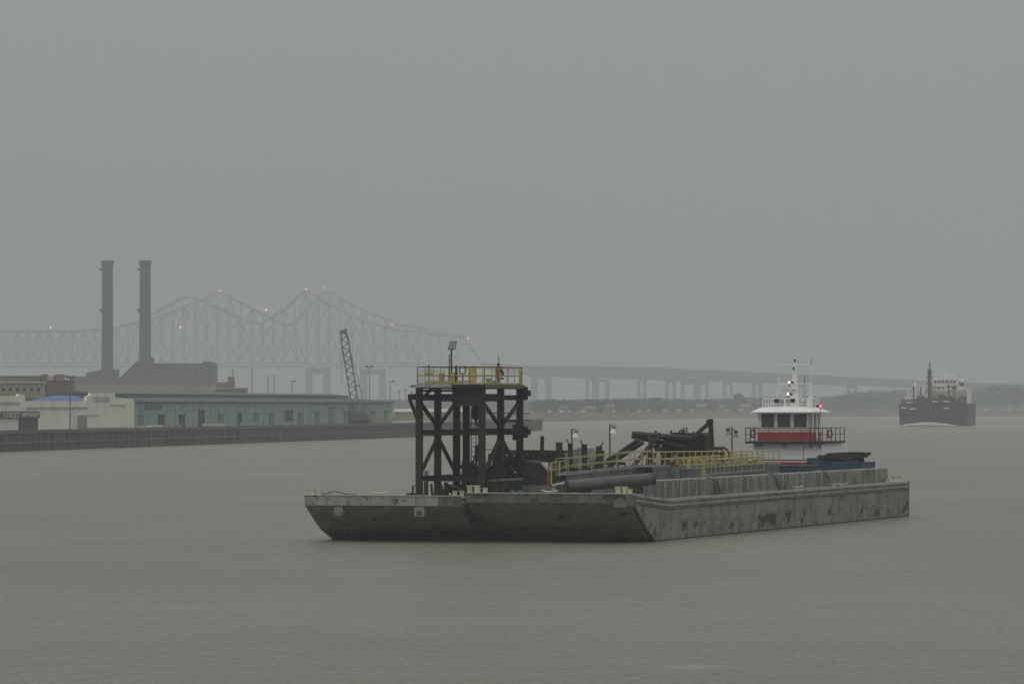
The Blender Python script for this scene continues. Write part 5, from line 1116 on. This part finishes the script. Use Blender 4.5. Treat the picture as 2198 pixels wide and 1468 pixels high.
# lamp posts on the barge
def lamp(lbl_, px, yt, v, arms, hk=True):
    u = U(px, v); zt = Z(yt, u, v); th = thing('lamp_post', lbl_, 'lamp', (u, v, ZD), 'floodlight posts on the barges')
    rod('pole', (u, v, ZD), (u, v, zt), .05, 'dark_rail', th); box('pole_foot', (u-.14, v-.14, ZD), (u+.14, v+.14, ZD+.04), 'dark_rail', th)
    for s, dz in arms:
        bar('lamp_arm', (u, v, zt-.02+dz), (u+s*.28, v, zt-.02+dz), .05, .05, 'dark_rail', th)
        box('ballast', (u+s*.30-.14, v-.1, zt-.26+dz), (u+s*.30+.14, v+.1, zt-.1+dz), 'grey_paint' if hk else 'dark_rail', th)
        lathe('lamp_shade', (u+s*.30, v, zt-.27+dz), [(.08, 0), (.22, -.24), (.24, -.30)], 'white_paint' if hk else 'grey_paint', th, 14, axis=(s*.25, -.1, 1))
lamp('floodlight post standing among the dark piles', 1227.5, 920, 19, ((1, 0),)); lamp('taller floodlight post right of the dark piles', 1309, 911, 19, ((1, 0),))
lamp('twin floodlight post between dredging frame and tug', 1571, 917, VC(1580)+8, ((-1, 0), (1, -.15)), False); lamp('small twin floodlight atop dark dredging frame', 1474, 918, 37, ((-1, 0),), False)
# blue tanks and the black spreader near the stern
def ribbox(nm, lbl_, cat_, px0, px1, y0, v, dep, mat, zb=ZD, nr=6, ribm=None, grp=None):
    u0, u1 = U(px0, v), U(px1, v); zt = Z(y0, u0, v); th = thing(nm, lbl_, cat_, ((u0+u1)/2, v, zb), grp)
    box('body', (u0, v, zb), (u1, v+dep, zt), mat, th); box('lid', (u0-.05, v-.06, zt+.002), (u1+.05, v+dep+.05, zt+.08), ribm or mat, th)
    for i in range(nr): 
        u = u0+(u1-u0)*(i+.5)/nr; box('rib', (u-.05, v-.09, zb), (u+.05, v-.003, zt-.01), ribm or mat, th)
    return th
ribbox('blue_tank', 'low faded blue steel tank behind coaming before tug', 'tank', 1644, 1738, 1001, VC(1738)+.5, 4, 'blue_grey', nr=5)
ribbox('blue_tank', 'long dark blue steel tank under black spreader near stern', 'tank', 1736, 1848, 994, VC(1848)+.3, 5, 'blue_paint', nr=8)
ribbox('grey_crate', 'grey steel crate at left end of faded blue tank', 'crate', 1631, 1643, 1000, VC(1738)+.5, 2, 'slate', nr=2)
bkb = ribbox('blue_crate', 'small bright blue crate at left of dark blue tank', 'crate', 1732, 1744, 985, VC(1738)+5, 2, 'blue_paint', nr=2)
ribbox('blue_crate', 'blue crate showing between tank and black spreader legs', 'crate', 1808, 1826, 984, VC(1848)+1, 2.4, 'blue_paint', zb=Z(994, U(1808, 72), VC(1848)+.3)+.1, nr=2)
sp = thing('black_spreader', 'black steel spreader frame resting above dark blue tank', 'frame', B(1812, 990, 72)); v = VC(1855)+.6
prism('top_box', [B(1768, 979, v), B(1776, 972, v), B(1820, 970, v), B(1855, 971, v), B(1855, 976, v), B(1850, 978, v), B(1848, 982, v), B(1768, 984, v)], (0, 2.4, 0), 'black_steel', sp)
prism('side_plate', [B(1750, 994, v+.4), B(1806, 994, v+.4), B(1806, 984, v+.4), B(1768, 983.5, v+.4), B(1760, 976, v+.4), B(1754, 978, v+.4)], (0, 1.8, 0), 'black_steel', sp)
for px in (1845, 1851): bar('leg', (U(px, v+1), v+1, ZD), B(px, 982, v+1), .25, .25, 'black_steel', sp)
bar('leg', (U(1756, v+1), v+1, ZD), B(1756, 993, v+1), .25, .25, 'black_steel', sp); bar('hanger', B(1848, 984, v), B(1852, 980, v), .3, .3, 'black_steel', sp)
# ropes draped over the coaming
for i, (v, lbl_, n_) in enumerate(((CV0+14.0, 'thick dark rope bundle draped over coaming middle', 5), (CV0+31.5, 'dark rope draped over coaming right of middle', 3), (CV0+47.5, 'thin rope draped over coaming near stern', 1))):
    th = thing('draped_rope', lbl_, 'rope', (CU+.4, v, 2.8))
    for k in range(n_):
        a = v+(k-n_/2)*.28; q = random.uniform(-.5, 1.2)
        tube('strand', [(CU-.4, a-.5, CT-.05), (CU-.1, a-.2, CT+.09), (CU+.10, a, CT+.10), (CU+.5, a+.15, CT-.1), (CU+.56, a+.4+q*.3, CT-.5), (CU+.58, a+.7+q*.7, CT-.9), (CU+.62, a+1.1+q, 2.84), (CU+.66, a+2.0+q*1.5, 2.82)], .05, 'rope', th, 6)
th = thing('rope_coil', 'coil of old rope on deck edge below draped rope', 'rope', (CU+.65, CV0+33.5, 2.79))
for k in range(4): torus('coil_turn', (CU+.62, CV0+34.5, 2.84+k*.085), .40-.03*k, .05, (0, 0, 1), 'rope', th, 18, 6)

# ------------------------------------------------------------------ push tug astern
tv = 86.0
tug = thing('push_tug', 'white and red push tug with glazed pilothouse behind barge stern', 'tugboat', (U(1690, 92), 92, 0))
def tB_(px, py, v=tv): return B(px, py, v)
u0h, u1h = U(1626, tv), U(1738.5, tv); zr, zf, zl = Z(886, u0h, tv), Z(946.5, u0h, tv), 2.2
dep = 3.9
# hull
hu0, hu1 = U(1612, tv)-.8, U(1612, tv)+7.4
prism('hull', [(hu0, 84.0, -1.2), (hu0, 84.0, 3.4), (hu0, 86.0, 2.3), (hu0, 108, 2.0), (hu0, 109, -1.2)], (hu1-hu0, 0, 0), 'black_steel', tug)
for a in (.18, .82):
    x = hu0+(hu1-hu0)*a; box('push_knee', (x-.35, 83.2, -.8), (x+.35, 83.99, 4.4), 'rubber', tug)
# lower house
lu0, lu1 = U(1617, 86.3), U(1617, 86.3)+5.75
box('lower_house', (lu0, 86.3, 2.25), (lu1, 95.5, zf-.22), 'white_paint', tug)
z_ = Z(1000, lu0, 86.3); z2 = Z(991, lu0, 86.3)
box('red_band', (lu0-.012, 86.27, 2.3), (lu1+.012, 95.52, z2), 'red_paint', tug); box('black_line', (lu0-.016, 86.265, z2+.12), (lu1+.016, 95.525, z2+.20), 'dark_rail', tug)
for px in (1682, 1740, 1760): box('deck_lamp', (U(px, 86.2)-.09, 86.05, Z(961, 0, 86.2)+.0), (U(px, 86.2)+.09, 86.26, Z(952, 0, 86.2)), 'grey_paint', tug)
box('air_unit', (U(1622, 86.2), 85.85, Z(960, 0, 86.2)), (U(1633, 86.2), 86.26, Z(952, 0, 86.2)), 'grey_paint', tug)
box('pipe_line', (U(1724, 86.2)-.02, 86.24, z2+.2), (U(1724, 86.2)+.02, 86.285, zf-.3), 'grey_paint', tug)
sdx = lu1+.003
box('side_door', (sdx, 88.6, 2.4), (sdx+.05, 89.5, 4.9), 'grey_paint', tug)
# upper deck with dark rails
du0, du1, dv0, dv1 = U(1599, 85.6), U(1599, 85.6)+6.55, 85.6, 93.6
box('upper_deck', (du0, dv0, zf-.20), (du1, dv1, zf-.01), 'dark_rail', tug)
rhh = 1.08
def drail(a, b, n_):
    a = Vector((*a, zf)); b = Vector((*b, zf))
    for i in range(n_+1): q = lerp(a, b, i/n_); rod('railing_post', q, q+Vector((0, 0, rhh)), .035, 'dark_rail', tug, 'cyl8')
    for f in (1, .5): rod('top_rail' if f == 1 else 'mid_rail', a+Vector((0, 0, rhh*f)), b+Vector((0, 0, rhh*f)), .03 if f == 1 else .02, 'dark_rail', tug, 'cyl8')
drail((du0+.05, dv0+.05), (u0h-.15, dv0+.05), 2); drail((du0+.05, dv0+.05), (du0+.05, dv1-.1), 5); drail((du1-.05, dv0+.05), (du1-.05, dv1-.1), 5); drail((u1h+.15, dv0+.05), (du1-.05, dv0+.05), 3)
for f in (1.0,): rod('top_rail', (u0h-.15, dv0+.05, zf+rhh), (u1h+.15, dv0+.05, zf+rhh), .03, 'dark_rail', tug, 'cyl8')
for px in (1650, 1703, 1719): rod('railing_post', (U(px, dv0+.05), dv0+.05, zf), (U(px, dv0+.05), dv0+.05, zf+rhh), .018, 'dark_rail', tug, 'cyl8')
# pilothouse: walls built round real window openings
def wall_grid(nm, org, ex, ez, W_, H_, holes, th_, mat, parent):
    """a wall of thickness th_ with rectangular holes, as one mesh; org lower corner, ex/ez unit vectors"""
    xs_ = sorted({0, W_, *[h[0] for h in holes], *[h[1] for h in holes]}); zs_ = sorted({0, H_, *[h[2] for h in holes], *[h[3] for h in holes]})
    org = Vector(org); ex = Vector(ex); ez = Vector(ez); nv = ex.cross(ez).normalized()*th_
    vs = []; fs = []
    for i in range(len(xs_)-1):
        for j in range(len(zs_)-1):
            cx_, cz_ = (xs_[i]+xs_[i+1])/2, (zs_[j]+zs_[j+1])/2
            if any(h[0] < cx_ < h[1] and h[2] < cz_ < h[3] for h in holes): continue
            k = len(vs)
            c4 = [org+ex*a+ez*b for a, b in ((xs_[i], zs_[j]), (xs_[i+1], zs_[j]), (xs_[i+1], zs_[j+1]), (xs_[i], zs_[j+1]))]
            vs += c4 + [c-nv for c in c4]; fs += [(k, k+1, k+2, k+3), (k+7, k+6, k+5, k+4)]
            for q in range(4): fs.append((k+q, k+(q+1) % 4, k+4+(q+1) % 4, k+4+q))
    return mesh(nm, vs, fs, mat, parent)
Wf = u1h-u0h; Hh = zr-zf; wz0, wz1 = Z(916, u0h, tv)-zf, Z(888.5, u0h, tv)-zf
fh = [(U(a, tv)-u0h, U(b, tv)-u0h, wz0, wz1) for a, b in ((1635, 1661), (1669.5, 1696), (1704.5, 1731))]
fw = wall_grid('front_wall', (u0h, tv, zf), (1, 0, 0), (0, 0, 1), Wf, Hh, fh, .10, 'white_paint', tug)
for a, b, c, d in fh:
    pn = box('window_pane', (u0h+a, tv+.05, zf+c), (u0h+b, tv+.07, zf+d), 'glass', fw)
    for (x0, x1, z0, z1) in ((a, b, c, c+.06), (a, b, d-.06, d), (a, a+.06, c, d), (b-.06, b, c, d)): box('window_frame', (u0h+x0+.001, tv-.03, zf+z0+.001), (u0h+x1-.001, tv+.048, zf+z1-.001), 'rubber', fw)
shh = [(.25, .80, wz0, wz1), (1.45, 2.05, wz0-.02, wz1), (2.7, 3.4, wz0, wz1)]
sw_ = wall_grid('side_wall', (u1h, tv, zf), (0, 1, 0), (0, 0, 1), dep, Hh, shh, .10, 'white_paint', tug)
for a, b, c, d in shh: box('window_pane', (u1h-.07, tv+a, zf+c), (u1h-.05, tv+b, zf+d), 'glass', sw_)
box('side_wall', (u0h, tv+.101, zf), (u0h+.1, tv+dep, zr), 'white_paint', tug); box('rear_wall', (u0h+.101, tv+dep-.1, zf), (u1h-.101, tv+dep, zr), 'white_paint', tug)
box('cabin_floor', (u0h+.1, tv+.1, zf), (u1h-.1, tv+dep-.1, zf+.05), 'dark_rail', tug)
box('wheel_console', (u0h+.8, tv+.6, zf+.05), (u1h-.8, tv+1.3, zf+1.15), 'slate', tug)
ch_ = box('helm_seat', (U(1690, tv+2)-.3, tv+1.9, zf+.05), (U(1690, tv+2)+.3, tv+2.5, zf+1.5), 'rubber', tug)
pd = box('side_door', (u1h+.014, tv+2.12, zf+.06), (u1h+.05, tv+2.62, zr-.25), 'white_paint', tug); rod('door_handle', (u1h+.055, tv+2.2, zf+1.0), (u1h+.055, tv+2.2, zf+1.2), .02, 'dark_rail', pd, 'cyl8')
for k in range(3):
    c_ = u0h+fh[k][0]+(fh[k][1]-fh[k][0])*.55; rod('wiper', (c_, tv-.05, zf+fh[k][3]-.02), (c_-.28, tv-.05, zf+fh[k][3]-.55), .014, 'dark_rail', fw, 'cyl8')
rz0, rz1 = zf+.02, Z(927, u0h, tv)
box('red_band', (u0h-.012, tv-.014, rz0), (u1h+.012, tv+dep+.01, rz1), 'red_paint', tug)
for y_ in (923, 917.8): box('red_line', (u0h-.010, tv-.011, Z(y_+1.1, u0h, tv)), (u1h+.010, tv+dep+.008, Z(y_-.6, u0h, tv)), 'red_paint', tug)
# roof: a visor with sloping brim
ru0, ru1, rv0, rv1 = U(1611.5, 85.0), U(1611.5, 85.0)+5.3, 85.0, 91.0
zb_, zt_ = zr+.01, Z(873, u0h, tv); ov = .75
mesh('roof', [(ru0, rv0, zb_), (ru1, rv0, zb_), (ru1, rv1, zb_), (ru0, rv1, zb_), (ru0, rv0, zb_+.08), (ru1, rv0, zb_+.08), (ru1, rv1, zb_+.08), (ru0, rv1, zb_+.08), (ru0+.55, rv0+1.4, zt_-.05), ((ru0+ru1)/2, rv0+1.3, zt_+.06), (ru1-.8, rv0+1.4, zt_-.08), (ru1-.8, rv1-.8, zt_-.1), ((ru0+ru1)/2, rv1-.8, zt_+.05), (ru0+.55, rv1-.8, zt_-.06)],
     [(3, 2, 1, 0), (0, 1, 5, 4), (1, 2, 6, 5), (2, 3, 7, 6), (3, 0, 4, 7), (4, 5, 10, 9, 8), (5, 6, 11, 10), (6, 7, 13, 12, 11), (7, 4, 8, 13), (8, 9, 12, 13), (9, 10, 11, 12)], 'white_paint', tug, tri=True)
# rails on the roof
zrf = zt_-.1
q4 = [(ru0+.65, rv0+1.5, zrf), (ru1-.85, rv0+1.5, zrf), (ru1-.85, rv1-.9, zrf), (ru0+.65, rv1-.9, zrf)]
railing(tug, q4, .78, 1.0, 'white_thin', .04, (1.0, .4), closed=True)
# mast
mu, mv = U(1706, 88.5), 88.5
def mz(py): return Z(py, mu, mv)
lathe('mast', (mu, mv, 0), [(.36, zt_-.1), (.35, mz(850)), (.27, mz(822)), (.15, mz(795)), (.09, mz(784)), (.06, mz(776))], 'white_paint', tug, 16)
for y_, a, b in ((784, 1672.5, 1740), (823.5, 1672.5, 1739)): rod('mast_yard', (U(a, mv), mv, mz(y_)), (U(b, mv), mv, mz(y_)), .035, 'white_thin', tug, 'cyl8')
rod('radar_bar', (U(1680, mv-.5), mv-.5, mz(837)), (U(1709, mv-.5), mv-.5, mz(837)), .07, 'ship_buff', tug); box('radar_base', (mu-.45, mv-.7, mz(841)), (mu-.1, mv-.2, mz(838)), 'white_paint', tug)
for y_, nm in ((774, 'mast_lamp'), (791, 'mast_lamp')): x = mu if y_ < 780 else U(1703.5, mv-.3); rod(nm, (x, mv-(0 if y_ < 780 else .3), mz(y_+3)), (x, mv-(0 if y_ < 780 else .3), mz(y_-3)), .075, 'dark_rail', tug)
for px, y_ in ((1694, 820.5), (1691.5, 846)):
    x = U(px, mv-.4); rod('lamp_stem', (x, mv-.4, mz(y_+3)), (x, mv-.4, mz(y_+8)), .05, 'dark_rail', tug, 'cyl8'); ball('running_light', (x, mv-.4, mz(y_)), .085, 'lamp_warm', tug); rod('light_hood', (x+.1, mv-.35, mz(y_-1)), (x+.3, mv-.3, mz(y_+1)), .09, 'dark_rail', tug)
for px, y_ in ((1666.5, 860.5), (1701.5, 860)):
    x = U(px, rv0+1.2); zz_ = Z(y_, x, rv0+1.2); rod('searchlight', (x, rv0+1.0, zz_), (x, rv0+1.5, zz_+.02), .17, 'dark_rail', tug); rod('searchlight_stem', (x, rv0+1.35, zt_-.1), (x, rv0+1.35, zz_-.15), .05, 'white_thin', tug, 'cyl8')
for (x0, y0, x1, y1) in ((1667, 853, 1672.5, 824), (1672.5, 824, 1672.5, 808), (1737, 870, 1741.5, 824), (1744, 870, 1741.5, 824), (1741.5, 824, 1741, 786)): rod('aerial_stay', B(x0, y0, mv), B(x1, y1, mv), .035, 'white_thin', tug, 'cyl8')
rod('whip_aerial', B(1741.2, 786, mv), B(1741.2, 769, mv), .03, 'grey_paint', tug, 'cyl8'); rod('whip_aerial', B(1727, 824, mv), B(1727, 808, mv), .025, 'dark_rail', tug, 'cyl8')
box('aerial_box', (U(1737, mv)+.0, mv-.3, zrf), (U(1744, mv), mv+.3, Z(851, 0, mv)), 'white_thin', tug)
x = U(1761.5, rv0+1.0); zz_ = Z(871.5, x, rv0+1.0); ball('port_light', (x, rv0+.9, zz_), .10, 'lamp_red', tug); box('port_screen', (U(1752.5, rv0+1.0), rv0+.9, zz_-.1), (x-.12, rv0+1.15, zz_+.1), 'dark_rail', tug)
rod('light_stem', (x, rv0+1.0, zz_-.1), (x, rv0+1.0, zr+.05), .03, 'dark_rail', tug, 'cyl8')
horn = U(1722, rv0+1.4); rod('horn', (horn-.1, rv0+1.2, Z(861, 0, rv0+1.4)), (horn+.25, rv0+1.1, Z(858.5, 0, rv0+1.4)), .06, 'white_thin', tug); rod('horn_stem', (horn, rv0+1.2, zrf), (horn, rv0+1.2, Z(861, 0, rv0+1.4)), .03, 'white_thin', tug, 'cyl8')
for px, lbl_, dx in ((1615.5, 'red life ring on left rail of tug upper deck', 0), (1781, 'red life ring on right rail of tug upper deck', 0)):
    x = U(px, dv0+.2); th = thing('life_ring', lbl_, 'life ring', (x, dv0+.2, zf+.15), 'life rings on the tug'); torus('ring', (x, dv0+.25, zf+.62), .30, .075, (.93, -.36, 0), 'lifering', th, 22, 8)
    for a in range(4):
        an = a*math.pi/2+.78; c = Vector((x, dv0+.25, zf+.62))+Vector((.36*.3*math.cos(an), .93*.3*math.cos(an), .3*math.sin(an))); box('ring_band', c-Vector((.06, .06, .06)), c+Vector((.06, .06, .06)), 'lifering', th)



# ------------------------------------------------------------------ haze
FR = ID
hz = mesh('haze', [(-3000, -500, -1.5), (3000, -500, -1.5), (3000, 9600, -1.5), (-3000, 9600, -1.5), (-3000, -500, 192), (3000, -500, 192), (3000, 9600, 192), (-3000, 9600, 192)], [(3, 2, 1, 0), (4, 5, 6, 7), (0, 1, 5, 4), (1, 2, 6, 5), (2, 3, 7, 6), (3, 0, 4, 7)], 'foam', None)
m = bpy.data.materials.new('haze_air'); m.use_nodes = True; nt = m.node_tree; nt.nodes.clear()
o_ = nt.nodes.new('ShaderNodeOutputMaterial'); v_ = nt.nodes.new('ShaderNodeVolumePrincipled')
v_.inputs['Color'].default_value = (.81, .832, .83, 1); v_.inputs['Density'].default_value = HAZE; v_.inputs['Density Attribute'].default_value = ''; v_.inputs['Anisotropy'].default_value = 0.0
nt.links.new(v_.outputs[0], o_.inputs['Volume']); hz.data.materials.clear(); hz.data.materials.append(m); hz['kind'] = 'stuff'
tag(hz, 'pale grey rain haze filling the air over the river', 'haze', kind='stuff')
